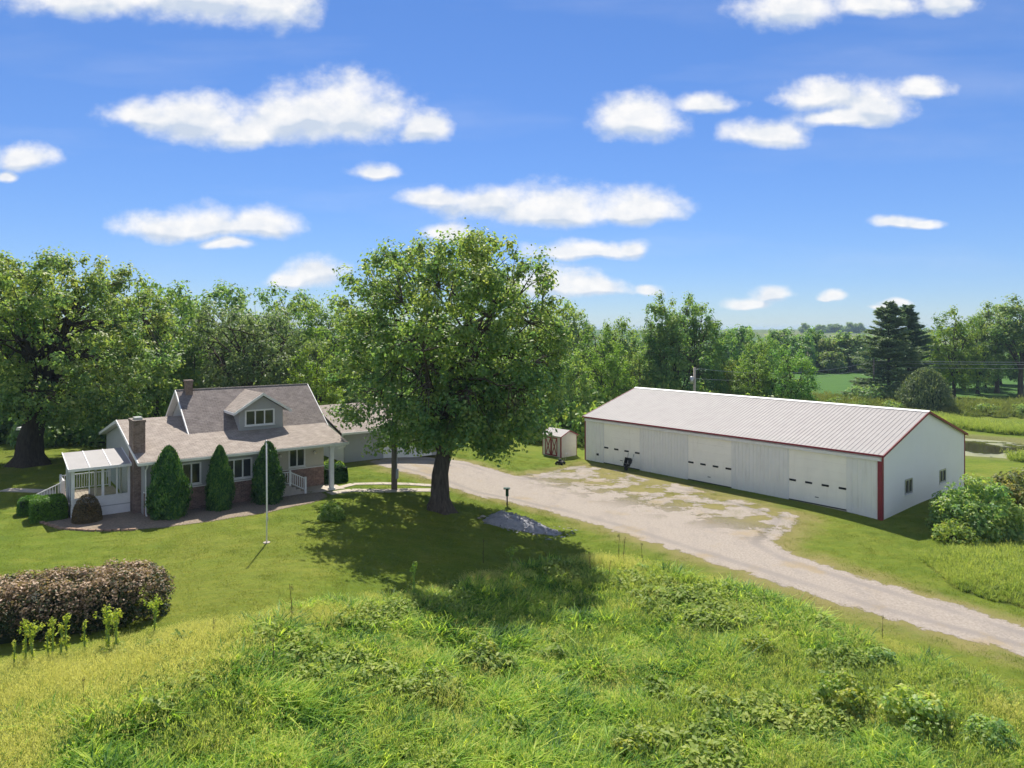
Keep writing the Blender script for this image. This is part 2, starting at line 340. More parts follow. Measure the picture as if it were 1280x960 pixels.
def glass_mat(name, tint=(.02, .022, .025), rough=.06):
    m, nt, bs, out = new_mat(name)
    nt.links.new(ramp(nt, tnoise(nt, coords(nt), .9, 3), [(.35, tint), (.7, tuple(x * 2.4 for x in tint))]), bs.inputs['Base Color'])
    bs.inputs['Roughness'].default_value = rough; bs.inputs['Specular IOR Level'].default_value = .6
    return m
M['glass'] = glass_mat('dark_window_glass')
def clear_glass():
    m, nt, bs, out = new_mat('clear_pane')
    tr = nt.nodes.new('ShaderNodeBsdfTransparent'); tr.inputs[0].default_value = (.86, .9, .9, 1)
    gl = nt.nodes.new('ShaderNodeBsdfGlossy'); gl.inputs['Roughness'].default_value = .03
    fr = nt.nodes.new('ShaderNodeFresnel'); fr.inputs[0].default_value = 1.5
    ms = nt.nodes.new('ShaderNodeMixShader'); nt.links.new(fr.outputs[0], ms.inputs[0]); nt.links.new(tr.outputs[0], ms.inputs[1]); nt.links.new(gl.outputs[0], ms.inputs[2])
    nt.links.new(ms.outputs[0], out.inputs[0]); return m
M['clear'] = clear_glass()

# ------------------------------------------------------------------ ground layout (plan outlines, metres)
DRIVE = [(26.5, 22.5), (19.24, 26.66), (17.17, 28.2), (14.97, 30.17), (12.27, 34.01), (9.4, 37.88), (5.81, 42.92), (2.62, 46.49), (0, 47.8), (-2.68, 47.9),
         (-4.6, 49.3), (-6.8, 50.6), (-8.6, 51.2), (-10.6, 53.4), (-9.2, 56.4), (-5.2, 58.2), (-3.3, 58.6), (-1.3, 57.2), (0.5, 56.8), (3.4, 60.2), (6.1, 63.0), (8.6, 60.6),
         (11.2, 56.8), (14.1, 53.4), (16.6, 49.0), (18.6, 45.8), (16.8, 43.0), (14.6, 39.6), (15.2, 37.38), (17.15, 34.56), (19.4, 31.87), (21.33, 29.56), (29.5, 24.6)]
MEADOW = [(-60, 21.0), (-15.05, 20.9), (-13.3, 21.7), (-11.4, 22.9), (-9.4, 24.5), (-7.7, 26.2), (-6.1, 27.2), (-4.0, 29.2), (-1.5, 32.4), (1.65, 35.9), (4.35, 37.6), (6.67, 36.2),
          (9.3, 33.9), (11.4, 31.4), (13.8, 27.6), (15.5, 25.3), (16.8, 23.0), (23, 17), (36, 9), (36, 2), (-60, 2)]
PATCH = [(24.4, 40.3), (22.2, 38.6), (21.7, 36.3), (21.2, 33.9), (22.2, 32.4), (25, 31.4), (40, 27), (44, 40), (33, 42.5), (28.5, 41.8)]
BED = [(-26.0, 38.9), (-24.6, 36.8), (-22.6, 35.5), (-20.9, 35.1), (-19, 35.2), (-17.5, 35.6), (-16, 36.5), (-13.4, 38.5), (-11.6, 40.6), (-10.9, 42.2), (-11.6, 43.4), (-14, 42.6), (-19.5, 38.4), (-22, 41), (-25, 42.6), (-27, 41)]
def poly_sd(P, x, y):
    """signed distance, positive inside"""
    x = np.asarray(x, float); y = np.asarray(y, float); best = np.full(x.shape, 1e9); ins = np.zeros(x.shape, bool)
    n = len(P)
    for i in range(n):
        (x0, y0), (x1, y1) = P[i], P[(i + 1) % n]
        dx, dy = x1 - x0, y1 - y0; t = np.clip(((x - x0) * dx + (y - y0) * dy) / (dx * dx + dy * dy), 0, 1)
        best = np.minimum(best, np.hypot(x - x0 - t * dx, y - y0 - t * dy))
        c = ((y0 > y) != (y1 > y)); 
        with np.errstate(divide='ignore', invalid='ignore'): xi = (x1 - x0) * (y - y0) / (y1 - y0 if y1 != y0 else 1e-9) + x0
        ins ^= c & (x < xi)
    return np.where(ins, best, -best)

def growing(a, b, step, lo, hi, g=1.18):
    mid = list(np.arange(a, b + step / 2, step)); s = step; v = mid[-1]; up = []
    while v < hi: s *= g; v += s; up.append(v)
    s = step; v = mid[0]; dn = []
    while v > lo: s *= g; v -= s; dn.append(v)
    return np.array(dn[::-1] + mid + up)
def ground_mat():
    m, nt, bs, out = new_mat('lawn_and_fields'); p = wpos(nt)
    big = tnoise(nt, p, .09, 4); mid = tnoise(nt, p, .55, 4); fine = tnoise(nt, p, 5.5, 5, .65); speck = tnoise(nt, p, 30, 3, .7)
    streak = tnoise(nt, p, 1.0, 4, .6, (.35, 1.5, 1))
    lawn = ramp(nt, nmath(nt, 'ADD', nmath(nt, 'MULTIPLY', mid, .5), nmath(nt, 'MULTIPLY', streak, .5)), [(.30, (.075, .125, .013)), (.5, (.128, .178, .019)), (.68, (.195, .215, .034))])
    lawn = mixc(nt, mrange(nt, big, .45, .75, 0, .6), lawn, (.215, .21, .042))
    lawn = mixc(nt, mrange(nt, fine, .35, .75, 0, .55), lawn, (.075, .105, .016))
    lawn = mixc(nt, mrange(nt, speck, .55, .8, 0, .5), lawn, (.27, .26, .075))
    wv = nt.nodes.new('ShaderNodeTexWave'); wv.inputs['Scale'].default_value = .55; wv.inputs['Distortion'].default_value = 2.5; wv.inputs['Detail'].default_value = 2; wv.inputs['Detail Scale'].default_value = .4
    mw = nt.nodes.new('ShaderNodeMapping'); mw.inputs['Rotation'].default_value = (0, 0, 1.05); nt.links.new(p, mw.inputs['Vector']); nt.links.new(mw.outputs[0], wv.inputs['Vector'])
    lawn = mixc(nt, mrange(nt, wv.outputs['Fac'], .3, .8, 0, .22), lawn, (.095, .15, .02))
    # dry straw along the drive
    dn = nmath(nt, 'ADD', attr(nt, 'drive'), nmath(nt, 'MULTIPLY_ADD', fine, 1.6, -.8)); dn = nmath(nt, 'ADD', dn, nmath(nt, 'MULTIPLY_ADD', mid, 3.0, -1.5))
    dry = ramp(nt, speck, [(.3, (.19, .145, .065)), (.7, (.31, .25, .125))])
    c = mixc(nt, mrange(nt, dn, -2.2, .1, 0, .66), lawn, dry)
    # meadow floor
    mf = ramp(nt, fine, [(.3, (.035, .05, .014)), (.6, (.09, .11, .03)), (.8, (.20, .17, .07))])
    c = mixc(nt, mrange(nt, attr(nt, 'meadow'), -.3, .3), c, mf)
    # far crops
    fields = ramp(nt, tnoise(nt, p, .004, 2), [(.4, (.040, .095, .022)), (.5, (.075, .120, .035)), (.6, (.13, .15, .06))])
    soy = ramp(nt, tnoise(nt, p, .6, 4, .6, (.4, 2., 1)), [(.3, (.045, .110, .024)), (.7, (.080, .160, .036))])
    c = mixc(nt, attr(nt, 'crop'), c, soy)
    c = mixc(nt, attr(nt, 'far'), c, fields)
    mud = ramp(nt, fine, [(.3, (.10, .11, .035)), (.7, (.20, .20, .08))])
    c = mixc(nt, attr(nt, 'bank'), c, mud)
    nt.links.new(c, bs.inputs['Base Color']); bs.inputs['Roughness'].default_value = .95; bs.inputs['Specular IOR Level'].default_value = .08
    bump(nt, bs, nmath(nt, 'ADD', fine, nmath(nt, 'MULTIPLY', speck, .6)), .8, .06)
    return m
def build_ground():
    xs = growing(-42, 70, .45, -5000, 5000); ys = growing(6, 112, .45, -400, 5000)
    X, Y = np.meshgrid(xs, ys); Z = terr(X, Y)
    nx, ny = len(xs), len(ys); I = np.arange(nx * ny).reshape(ny, nx)
    F = np.stack([I[:-1, :-1], I[:-1, 1:], I[1:, 1:], I[1:, :-1]], -1).reshape(-1, 4)
    me = np_mesh('ground', np.stack([X, Y, Z], -1), F, smooth=True)
    x, y = X.ravel(), Y.ravel()
    def put(n, v): me.attributes.new(n, 'FLOAT', 'POINT').data.foreach_set('value', np.asarray(v, np.float32))
    put('drive', np.clip(poly_sd(DRIVE, x, y), -8, 8)); put('meadow', np.clip(np.maximum(poly_sd(MEADOW, x, y), poly_sd(PATCH, x, y)), -8, 8))
    put('crop', sst(128, 134, y) * (1 - sst(320, 420, y)) * sst(30, 40, x)); put('far', sst(300, 420, y))
    put('bank', 1 - sst(1.0, 1.35, pond_d(x, y)))
    kind(link('ground', me, ground_mat()), 'structure')
build_ground()

def sheet(name, P, step, off, mat, pad=1.0, extra=None):
    xs = [p[0] for p in P]; ys = [p[1] for p in P]
    gx = np.arange(min(xs) - pad, max(xs) + pad, step); gy = np.arange(min(ys) - pad, max(ys) + pad, step)
    X, Y = np.meshgrid(gx, gy); sd = poly_sd(P, X, Y); Z = terr(X, Y) + off
    nx, ny = len(gx), len(gy); I = np.arange(nx * ny).reshape(ny, nx)
    F = np.stack([I[:-1, :-1], I[:-1, 1:], I[1:, 1:], I[1:, :-1]], -1).reshape(-1, 4)
    keep = (sd.ravel()[F] > -pad).all(1); F = F[keep]
    used = np.unique(F); mp = np.full(nx * ny, -1); mp[used] = np.arange(len(used))
    V = np.stack([X, Y, Z], -1).reshape(-1, 3)[used]; F = mp[F]
    me = np_mesh(name, V, F, smooth=True)
    me.attributes.new('sd', 'FLOAT', 'POINT').data.foreach_set('value', sd.ravel()[used].astype(np.float32))
    return kind(link(name, me, mat), 'structure')
def edged_mat(name, build, amp=1.6, lo=-.25, hi=.15):
    """a loose surface whose edge breaks up into the grass"""
    m, nt, bs, out = new_mat(name); p = wpos(nt)
    n = nmath(nt, 'ADD', nmath(nt, 'MULTIPLY_ADD', tnoise(nt, p, 1.1, 5, .65), amp, -amp / 2), nmath(nt, 'MULTIPLY_ADD', tnoise(nt, p, 11, 4, .75), 1.1, -.55))
    a = mrange(nt, nmath(nt, 'ADD', attr(nt, 'sd'), n), -.03, .03)
    c, extra = build(nt, p, bs)
    if extra is not None: a = nmath(nt, 'MULTIPLY', a, extra)
    nt.links.new(c, bs.inputs['Base Color']); nt.links.new(a, bs.inputs['Alpha'])
    bs.inputs['Roughness'].default_value = .95; bs.inputs['Specular IOR Level'].default_value = .1
    return m
def gravel_col(nt, p, bs):
    f = tnoise(nt, p, 9, 5, .7); s = tnoise(nt, p, 40, 2, .7); b = tnoise(nt, p, .35, 4)
    c = ramp(nt, f, [(.3, (.25, .212, .178)), (.5, (.335, .296, .253)), (.7, (.415, .375, .328))])
    c = mixc(nt, mrange(nt, s, .5, .75, 0, .5), c, (.22, .19, .165))
    # worn wheel tracks: darker compacted bands that follow the drive
    w = nmath(nt, 'SUBTRACT', attr(nt, 'sd'), 1.0); w = nmath(nt, 'ABSOLUTE', w)
    c = mixc(nt, nmath(nt, 'MULTIPLY', mrange(nt, w, .05, .5, .8, 0), mrange(nt, b, .3, .5, .35, 1)), c, (.25, .225, .205))
    c = mixc(nt, mrange(nt, nmath(nt, 'ADD', b, nmath(nt, 'MULTIPLY_ADD', f, .3, -.15)), .55, .68, 0, .6), c, (.32, .25, .14))
    c = mixc(nt, mrange(nt, tnoise(nt, p, .9, 4, .6, (1.0, .45, 1)), .5, .7, 0, .45), c, (.245, .22, .20))
    hole = tnoise(nt, p, .42, 5, .62)
    far = mrange(nt, attr(nt, 'sd'), 2.2, 4.5, 0, 1)
    sp = nt.nodes.new('ShaderNodeSeparateXYZ'); nt.links.new(p, sp.inputs[0])
    # weeds break through on the barn side of the yard
    d = nmath(nt, 'ADD', nmath(nt, 'MULTIPLY', sp.outputs[0], .64), nmath(nt, 'MULTIPLY', sp.outputs[1], .55))
    near = mrange(nt, d, 29.8, 35.5, 0, 1)
    keep = nmath(nt, 'SUBTRACT', 1.0, nmath(nt, 'MULTIPLY', mrange(nt, nmath(nt, 'ADD', hole, nmath(nt, 'MULTIPLY_ADD', s, .16, -.08)), .495, .505, 0, 1), near))
    bump(nt, bs, nmath(nt, 'ADD', f, s), .7, .04)
    return c, keep
sheet('gravel_driveway', DRIVE, .35, .007, edged_mat('gravel', gravel_col, 2.3))
def bed_col(nt, p, bs):
    f = tnoise(nt, p, 12, 5, .7)
    c = ramp(nt, f, [(.3, (.13, .105, .078)), (.55, (.255, .21, .16)), (.75, (.38, .325, .255))]); bump(nt, bs, f, .8, .04)
    return c, None
bed = sheet('planting_bed', BED, .3, .02, edged_mat('bed_gravel', bed_col, .5), .5)
def water_mat():
    m, nt, bs, out = new_mat('pond_water'); p = wpos(nt)
    al = mrange(nt, nmath(nt, 'ADD', tnoise(nt, p, .22, 5, .6), nmath(nt, 'MULTIPLY', attr(nt, 'rim'), .35)), .66, .74)
    nt.links.new(mixc(nt, al, (.040, .036, .018), (.20, .21, .10)), bs.inputs['Base Color'])
    nt.links.new(nmath(nt, 'MULTIPLY_ADD', al, .6, .06), bs.inputs['Roughness'])
    bump(nt, bs, tnoise(nt, p, 3, 2), .06, .02); return m
def build_pond():
    n = 64; V = [(POND[0], POND[1], -1.08)]; rim = [0]
    for r in (.35, .7, 1.0, 1.25):
        for k in range(n):
            a = 2 * math.pi * k / n; V.append((POND[0] + 9.0 * r * math.cos(a), POND[1] + 8.4 * r * math.sin(a), -1.08)); rim.append(r)
    F = [(0, 1 + k, 1 + (k + 1) % n, 1 + (k + 1) % n) for k in range(n)]
    me = bpy.data.meshes.new('pond_water')
    me.from_pydata(V, [], [f[:3] for f in F] + [(1 + j * n + k, 1 + (j + 1) * n + k, 1 + (j + 1) * n + (k + 1) % n, 1 + j * n + (k + 1) % n) for j in range(3) for k in range(n)]); me.update()
    me.attributes.new('rim', 'FLOAT', 'POINT').data.foreach_set('value', rim)
    kind(link('pond_water', me, water_mat()), 'structure')
build_pond()

# ------------------------------------------------------------------ buildings
def wall_holes(mb, axis, a0, a1, z0, z1, t0, t1, holes=()):
    """wall in the plane across `axis` ('y': runs along x; 'x': runs along y), with rectangular openings (a0,a1,z0,z1)"""
    A = sorted({a0, a1, *[h[0] for h in holes], *[h[1] for h in holes]}); Zs = sorted({z0, z1, *[h[2] for h in holes], *[h[3] for h in holes]})
    A = [a for a in A if a0 <= a <= a1]; Zs = [z for z in Zs if z0 <= z <= z1]
    for i in range(len(A) - 1):
        for j in range(len(Zs) - 1):
            ca, cz = (A[i] + A[i + 1]) / 2, (Zs[j] + Zs[j + 1]) / 2
            if any(h[0] < ca < h[1] and h[2] < cz < h[3] for h in holes): continue
            if axis == 'y': mb.box(A[i], A[i + 1], t0, t1, Zs[j], Zs[j + 1])
            else: mb.box(t0, t1, A[i], A[i + 1], Zs[j], Zs[j + 1])
    return mb
def window(parent, axis, a0, a1, z0, z1, face, n=2, sign=-1, fw=.07, mat=None, vert_only=True):
    """frame around an opening in a wall whose outer face is at `face`; sign: outward direction; panes set back in the opening"""
    f = MB(); o1, o2 = face + sign * .035, face - sign * .06; lo, hi = min(o1, o2), max(o1, o2)
    def bx(mb, p, q, r, s, l=lo, h=hi):
        if axis == 'y': mb.box(p, q, l, h, r, s)
        else: mb.box(l, h, p, q, r, s)
    bx(f, a0 - .02, a0 + fw, z0, z1); bx(f, a1 - fw, a1 + .02, z0, z1); bx(f, a0 + fw, a1 - fw, z1 - fw, z1 + .02); bx(f, a0 + fw, a1 - fw, z0, z0 + fw)
    w = (a1 - a0 - fw) / n
    for k in range(1, n): bx(f, a0 + k * w, a0 + k * w + fw, z0 + fw, z1 - fw)
    fo = f.build('window', mat or M['trim'], parent)
    g1, g2 = face - sign * .03, face - sign * .05
    for k in range(n):
        p = MB(); bx(p, a0 + k * w + fw - .005, a0 + (k + 1) * w + .005, z0 + fw - .005, z1 - fw + .005, min(g1, g2), max(g1, g2)); p.build('pane', M['glass'], fo)
    s = MB(); o3 = face + sign * .09
    bx(s, a0 - .05, a1 + .05, z0 - .05, z0 - .002, min(o3, face + sign * .003), max(o3, face + sign * .003)); s.build('sill', M['trim'], fo)
    return fo
HX, HY, HA, HZ = -19.6, 37.26, 0.653, 2.05
def hw(u, v, z=0):
    c, s = math.cos(HA), math.sin(HA); return (HX + u * c - v * s, HY + u * s + v * c, HZ + z)
def slab(mb, x0, x1, p, q, th):
    """roof slab between (y,z) points p and q"""
    return mb.prism([p, q, (q[0], q[1] - th), (p[0], p[1] - th)], 'x', x0, x1)
def build_house():
    H = thing('farmhouse', 'grey one-and-a-half storey house with front dormer, brick base and two brick chimneys', 'house', hw(0, 0), HA)
    # walls
    W1, W2 = (2.2, 3.2, 1.38, 2.58), (4.46, 6.0, 1.38, 2.52)
    wall_holes(MB(), 'y', .35, 6.9, 1.25, 2.86, .5, .66, [W1, W2]).build('siding_wall', M['siding'], H)
    MB().box(.35, 6.9, .47, .66, -.1, 1.25).build('brick_wall', M['brick'], H)
    MB().box(.33, 6.92, .44, .66, 1.22, 1.27).build('brick_ledge', M['trim'], H)
    window(H, 'y', *W1, .5, 2); window(H, 'y', *W2, .5, 3)
    MB().prism([(.66, 0), (13.6, 0), (13.6, 2.86), (7, 4.33), (.66, 2.9)], 'x', .35, .5).build('end_wall', M['siding'], H)
    MB().box(6.75, 6.9, .66, 2.0, 0, 2.86).build('porch_side_wall', M['siding_warm'], H)
    W3 = (8.72, 9.76, 1.35, 2.5)
    wall_holes(MB(), 'y', 6.9, 11.0, 1.22, 2.8, 2.0, 2.15, [W3]).build('porch_wall', M['siding_warm'], H)
    MB().box(6.9, 11.0, 1.96, 2.15, -.1, 1.22).build('porch_brick_wall', M['brick'], H)
    MB().box(6.9, 11.02, 1.93, 1.99, 1.2, 1.25).build('brick_ledge', M['trim'], H)
    window(H, 'y', *W3, 2.0, 2)
    d = MB().box(7.1, 8.0, 1.93, 1.98, .66, 2.62).build('front_door', M['trim'], H); MB().tube([(7.2, 1.9, 1.6), (7.2, 1.93, 1.6)], .03).build('door_knob', M['metal'], d)
    MB().prism([(2.15, 0), (13.6, 0), (13.6, 2.9), (10.4, 3.55), (7, 5.9), (3.6, 3.55), (2.15, 3.1)], 'x', 10.9, 11.06).build('end_wall', M['siding'], H)
    MB().box(.5, 10.9, 13.45, 13.6, 0, 2.9).build('rear_wall', M['siding'], H)
    MB().box(6.9, 11.5, .12, 1.99, 2.74, 2.8).build('porch_ceiling', M['white'], H)
    # roofs
    r = MB(); slab(r, 0, 11.75, (0, 2.95), (7, 4.5), .13); slab(r, 0, 3.4, (7, 4.5), (14, 2.95), .13)
    lr = r.build('lower_roof', M['shingle'], H)
    MB().prism([(7, 4.36), (14, 2.81), (14, 2.95), (7, 4.5)], 'x', 3.4, 11.75).build('rear_roof', M['shingle'], H)
    b = MB(); b.prism([(-.02, 2.955), (-.02, 2.78), (7, 4.33), (14.02, 2.78), (14.02, 2.955), (7, 4.51)], 'x', -.05, -.003); b.build('rake_board', M['trim'], lr)
    MB().prism([(.02, 2.815), (7, 4.365), (13.98, 2.815), (13.98, 2.79), (7, 4.34), (.02, 2.79)], 'x', 0, .35).build('rake_soffit', M['trim'], lr)
    g = MB(); g.prism([(-.14, 2.94), (-.12, 2.80), (-.02, 2.80), (-.02, 2.86), (-.04, 2.93)], 'x', -.04, 11.78); g.build('gutter', M['trim'], lr)
    MB().box(0, 11.75, -.015, .5, 2.76, 2.79).build('soffit', M['trim'], lr)
    MB().tube([(.42, -.06, 2.78), (.42, .1, 2.6), (.42, .42, 2.45), (.42, .42, .1), (.42, .2, .03)], .045, 6).build('downspout', M['trim'], H)
    MB().tube([(11.55, -.06, 2.78), (11.62, .2, 2.62), (11.3, .42, 2.5)], .045, 6).build('downspout', M['trim'], H)
    r = MB(); slab(r, 3.3, 11.85, (3.40, 3.60), (7, 6.13), .14); slab(r, 3.3, 11.85, (7, 6.13), (10.6, 3.60), .14)
    ur = r.build('upper_roof', M['shingle_dark'], H)
    b = MB(); b.prism([(3.38, 3.61), (3.38, 3.42), (7, 5.95), (10.62, 3.42), (10.62, 3.61), (7, 6.14)], 'x', 3.24, 3.297); b.build('rake_board', M['trim'], ur)
    b = MB(); b.prism([(3.38, 3.61), (3.38, 3.42), (7, 5.95), (10.62, 3.42), (10.62, 3.61), (7, 6.14)], 'x', 11.853, 11.9); b.build('rake_board', M['trim'], ur)
    MB().prism([(3.42, 3.455), (7, 5.985), (10.58, 3.455), (10.58, 3.43), (7, 5.96), (3.42, 3.43)], 'x', 3.3, 3.6).build('rake_soffit', M['trim'], ur)
    MB().prism([(6.9, 6.09), (7.1, 6.09), (7.06, 6.155), (6.94, 6.155)], 'x', 3.3, 11.85).build('ridge_cap', M['shingle'], ur)
    MB().prism([(3.7, 3.6), (10.3, 3.6), (7, 5.93)], 'x', 3.6, 3.75).build('upper_end_wall', M['siding'], H)
    v = MB().box(3.56, 3.6, 6.75, 7.05, 4.55, 5.05).build('gable_vent', M['trim'], H)
    for k in range(5): MB().box(3.545, 3.557, 6.78, 7.02, 4.59 + k * .09, 4.63 + k * .09).build('slat', M['dark'], v)
    # dormer
    D = (6.5, 8.3, 3.98, 4.94); fy = 3.42
    w = MB(); wall_holes(w, 'y', 6.15, 8.85, 3.55, 4.95, fy, fy + .14, [D]); w.prism([(6.15, 4.95), (8.85, 4.95), (7.5, 5.82)], 'y', fy, fy + .14)
    dw = w.build('dormer_wall', M['siding'], H)
    for x in (6.15, 8.73): MB().prism([(fy + .14, 3.55), (5.6, 5.0), (fy + .14, 5.0)], 'x', x, x + .12).build('dormer_cheek', M['siding'], dw)
    window(H, 'y', *D, fy, 3)
    r = MB()
    for s in (-1, 1):
        p, q = (7.5, 6.0), (7.5 + s * 1.72, 4.9)
        r.prism([p, q, (q[0], q[1] - .11), (p[0], p[1] - .11)] if s > 0 else [q, p, (p[0], p[1] - .11), (q[0], q[1] - .11)], 'y', 3.08, 6.95)
    dr = r.build('dormer_roof', M['shingle'], H)
    b = MB()
    for s in (-1, 1):
        p, q = (7.5, 6.01), (7.5 + s * 1.76, 4.885)
        b.prism([p, q, (q[0], q[1] - .17), (p[0], p[1] - .17)], 'y', 3.03, 3.077)
        b.box(min(q[0], q[0] + s * .04), max(q[0], q[0] + s * .04), 3.03, 5.3, q[1] - .17, q[1] - .01)
    b.build('fascia', M['trim'], dr)
    # chimneys
    c = MB().box(-.02, .56, 1.35, 2.75, -.1, 5.0).build('brick_chimney', M['brick_dark'], H)
    MB().box(-.05, .59, 1.32, 2.78, 4.90, 5.03).build('chimney_crown', M['brick_dark'], c); MB().box(.08, .46, 1.55, 2.2, 5.03, 5.16).build('flue_cap', M['metal'], c)
    c = MB().box(3.78, 4.2, 6.55, 7.0, 5.5, 6.72).build('roof_chimney', M['brick_dark'], H); MB().box(3.74, 4.24, 6.51, 7.04, 6.64, 6.75).build('chimney_crown', M['brick_dark'], c)
    # porch
    p = MB().box(10.68, 10.93, .2, .45, .0, 2.75).build('porch_post', M['trim'], H, bevel=.015)
    MB().box(10.63, 10.98, .15, .5, .0, .14).build('post_base', M['trim'], p); MB().box(10.63, 10.98, .15, .5, 2.62, 2.74).build('post_capital', M['trim'], p)
    MB().box(6.9, 8.25, .25, 1.95, -.1, .66).build('porch_landing', M['concrete'], H)
    for k in range(3): MB().box(8.25 + k * .3, 8.55 + k * .3, .3, 1.95, -.1, .5 - k * .165).build('step', M['concrete'], H)
    MB().box(9.15, 11.6, .1, 1.95, -.12, .02).build('porch_slab', M['concrete'], H)
    rl = MB(); rl.bar((6.95, .3, 1.42), (8.18, .3, 1.42), .06); rl.bar((6.95, .3, .76), (8.18, .3, .76), .05); rl.bar((8.18, .3, 1.42), (9.13, .3, .92), .06); rl.bar((8.18, .3, .78), (9.13, .3, .24), .05)
    ro = rl.build('handrail', M['trim'], H)
    for (x, z0, z1) in ((8.18, .6, 1.52), (9.13, .02, 1.02)):
        MB().box(x - .055, x + .055, .245, .355, z0, z1).build('newel_post', M['trim'], ro)
    for k in range(8): x = 7.05 + k * .14; MB().box(x - .018, x + .018, .282, .318, .78, 1.4).build('baluster', M['trim'], ro)
    for k in range(7): x = 8.3 + k * .115; dz = -(x - 8.18) * .547; MB().box(x - .018, x + .018, .282, .318, .8 + dz, 1.4 + dz).build('baluster', M['trim'], ro)
    for x in (8.13, 10.36):
        s = MB().tube([(x, 1.99, 2.2), (x, 1.93, 2.2)], .07, 10).build('porch_light', M['black'], H)
        MB().tube([(x, 1.88, 2.06), (x, 1.88, 2.1), (x, 1.88, 2.18), (x, 1.88, 2.24)], [.04, .10, .10, .04], 10).build('lamp_globe', M['lampglass'], s, True)
build_house()

def build_sunroom():
    Sn = thing('sunroom', 'white glazed sunroom with pale panel roof on the chimney end of the house', 'sunroom', hw(0, 0), HA)
    u0, u1, v0, v1 = -2.8, -.08, 2.0, 4.7
    MB().box(u0, u1, v0, v1, .12, .3).build('floor', M['deck'], Sn)
    MB().box(u0, u1, v0 - .02, v0 + .06, -.05, 1.0).build('front_panel', M['white'], Sn)
    MB().box(u0 - .02, u0 + .06, v0 + .06, v1, -.05, .55).build('side_panel', M['white'], Sn)
    MB().box(u0 - .04, u1, v0 - .05, v0 + .08, 1.0, 1.06).build('sill', M['trim'], Sn)
    MB().box(u0, u1, v0 - .03, v0 - .021, .48, .52).build('panel_seam', M['siding'], Sn)
    W = u1 - u0; 
    for fr, w in ((0, .12), (.28, .05), (.5, .12), (.755, .06), (.956, .12)): MB().box(u0 + fr * W, u0 + fr * W + w, v0 - .03, v0 + .07, 1.06, 2.52).build('mullion', M['trim'], Sn)
    for a, b in ((.045, .28), (.30, .5), (.545, .755), (.778, .956)): MB().box(u0 + a * W, u0 + b * W, v0 + .01, v0 + .022, 1.06, 2.5).build('pane', M['clear'], Sn)
    for k in range(4):
        v = v0 + .07 + k * (v1 - v0 - .2) / 3
        MB().box(u0 - .02, u0 + .08, v, v + .09, .55, 2.5 + .4 * (v - v0) / (v1 - v0)).build('mullion', M['trim'], Sn)
        if k < 3: MB().box(u0 + .02, u0 + .032, v + .09, v + (v1 - v0 - .2) / 3, .57, 2.5).build('pane', M['clear'], Sn)
    for u in (u0, (u0 + u1) / 2, u1 - .1): MB().box(u, u + .1, v1 - .1, v1, .3, 2.95).build('rear_post', M['trim'], Sn)
    MB().box(u0 - .03, u1 + .02, v0 - .05, v0 + .08, 2.5, 2.62).build('header', M['trim'], Sn)
    n = 3
    for k in range(n):
        a = u0 - .18 + k * (W + .2) / n
        MB().prism([(v0 - .25, 2.66), (v1 + .15, 3.12), (v1 + .15, 3.06), (v0 - .25, 2.60)], 'x', a + .008, a + (W + .2) / n - .008).build('roof_panel', M['panel'], Sn)
    for k in range(n + 1):
        a = u0 - .18 + k * (W + .2) / n
        MB().prism([(v0 - .26, 2.685), (v1 + .16, 3.145), (v1 + .16, 3.121), (v0 - .26, 2.661)], 'x', a - .025, a + .025).build('roof_batten', M['trim'], Sn)
    MB().box(u0 - .2, u1 + .04, v0 - .30, v0 - .26, 2.54, 2.68).build('gutter', M['trim'], Sn)
    # open deck behind with a white balustrade and a stair
    D = thing('deck', 'wooden deck with white baluster railing and stair behind the glazed sunroom', 'deck', hw(0, 0), HA)
    for k in range(14): MB().box(u0 + k * .2, u0 + k * .2 + .188, v1 + .02, 8.4, .22, .3).build('deck_board', M['deck'], D)
    MB().box(u0 + .02, u1 - .02, v1 + .02, 8.38, -.02, .215).build('deck_frame', M['white'], D)
    def rail(p, q, n, z0=(.42, .42), z1=(1.25, 1.25)):
        p, q = Vector((*p, 0)), Vector((*q, 0)); e = Vector((0, 0, 1)); r = MB()
        r.bar(p + e * z1[0], q + e * z1[1], .07, .05); r.bar(p + e * z0[0], q + e * z0[1], .05, .05); ro = r.build('railing', M['trim'], D)
        for k in range(n):
            t = (k + .5) / n; b = p.lerp(q, t); lo = z0[0] + (z0[1] - z0[0]) * t; hi = z1[0] + (z1[1] - z1[0]) * t
            MB().box(b.x - .02, b.x + .02, b.y - .02, b.y + .02, lo + .025, hi - .025).build('baluster', M['trim'], ro)
        for b, z in ((p, z1[0]), (q, z1[1])): MB().box(b.x - .05, b.x + .05, b.y - .05, b.y + .05, z - 1.2 if z < 1 else .0, z + .08).build('post', M['trim'], ro)
    rail((u0 + .05, 8.35), (u1 - .1, 8.35), 20); rail((u0 + .05, 6.3), (u0 + .05, 8.25), 14); 
    rail((u0 - .05, 6.2), (u0 - 1.5, 6.2), 11, (.42, -.2 + .12), (1.25, .62))
    for k in range(2): MB().box(u0 - .32 - k * .3, u0 - .02 - k * .3, 4.9, 6.1, -.02, .2 - k * .1).build('step', M['deck'], D)
build_sunroom()

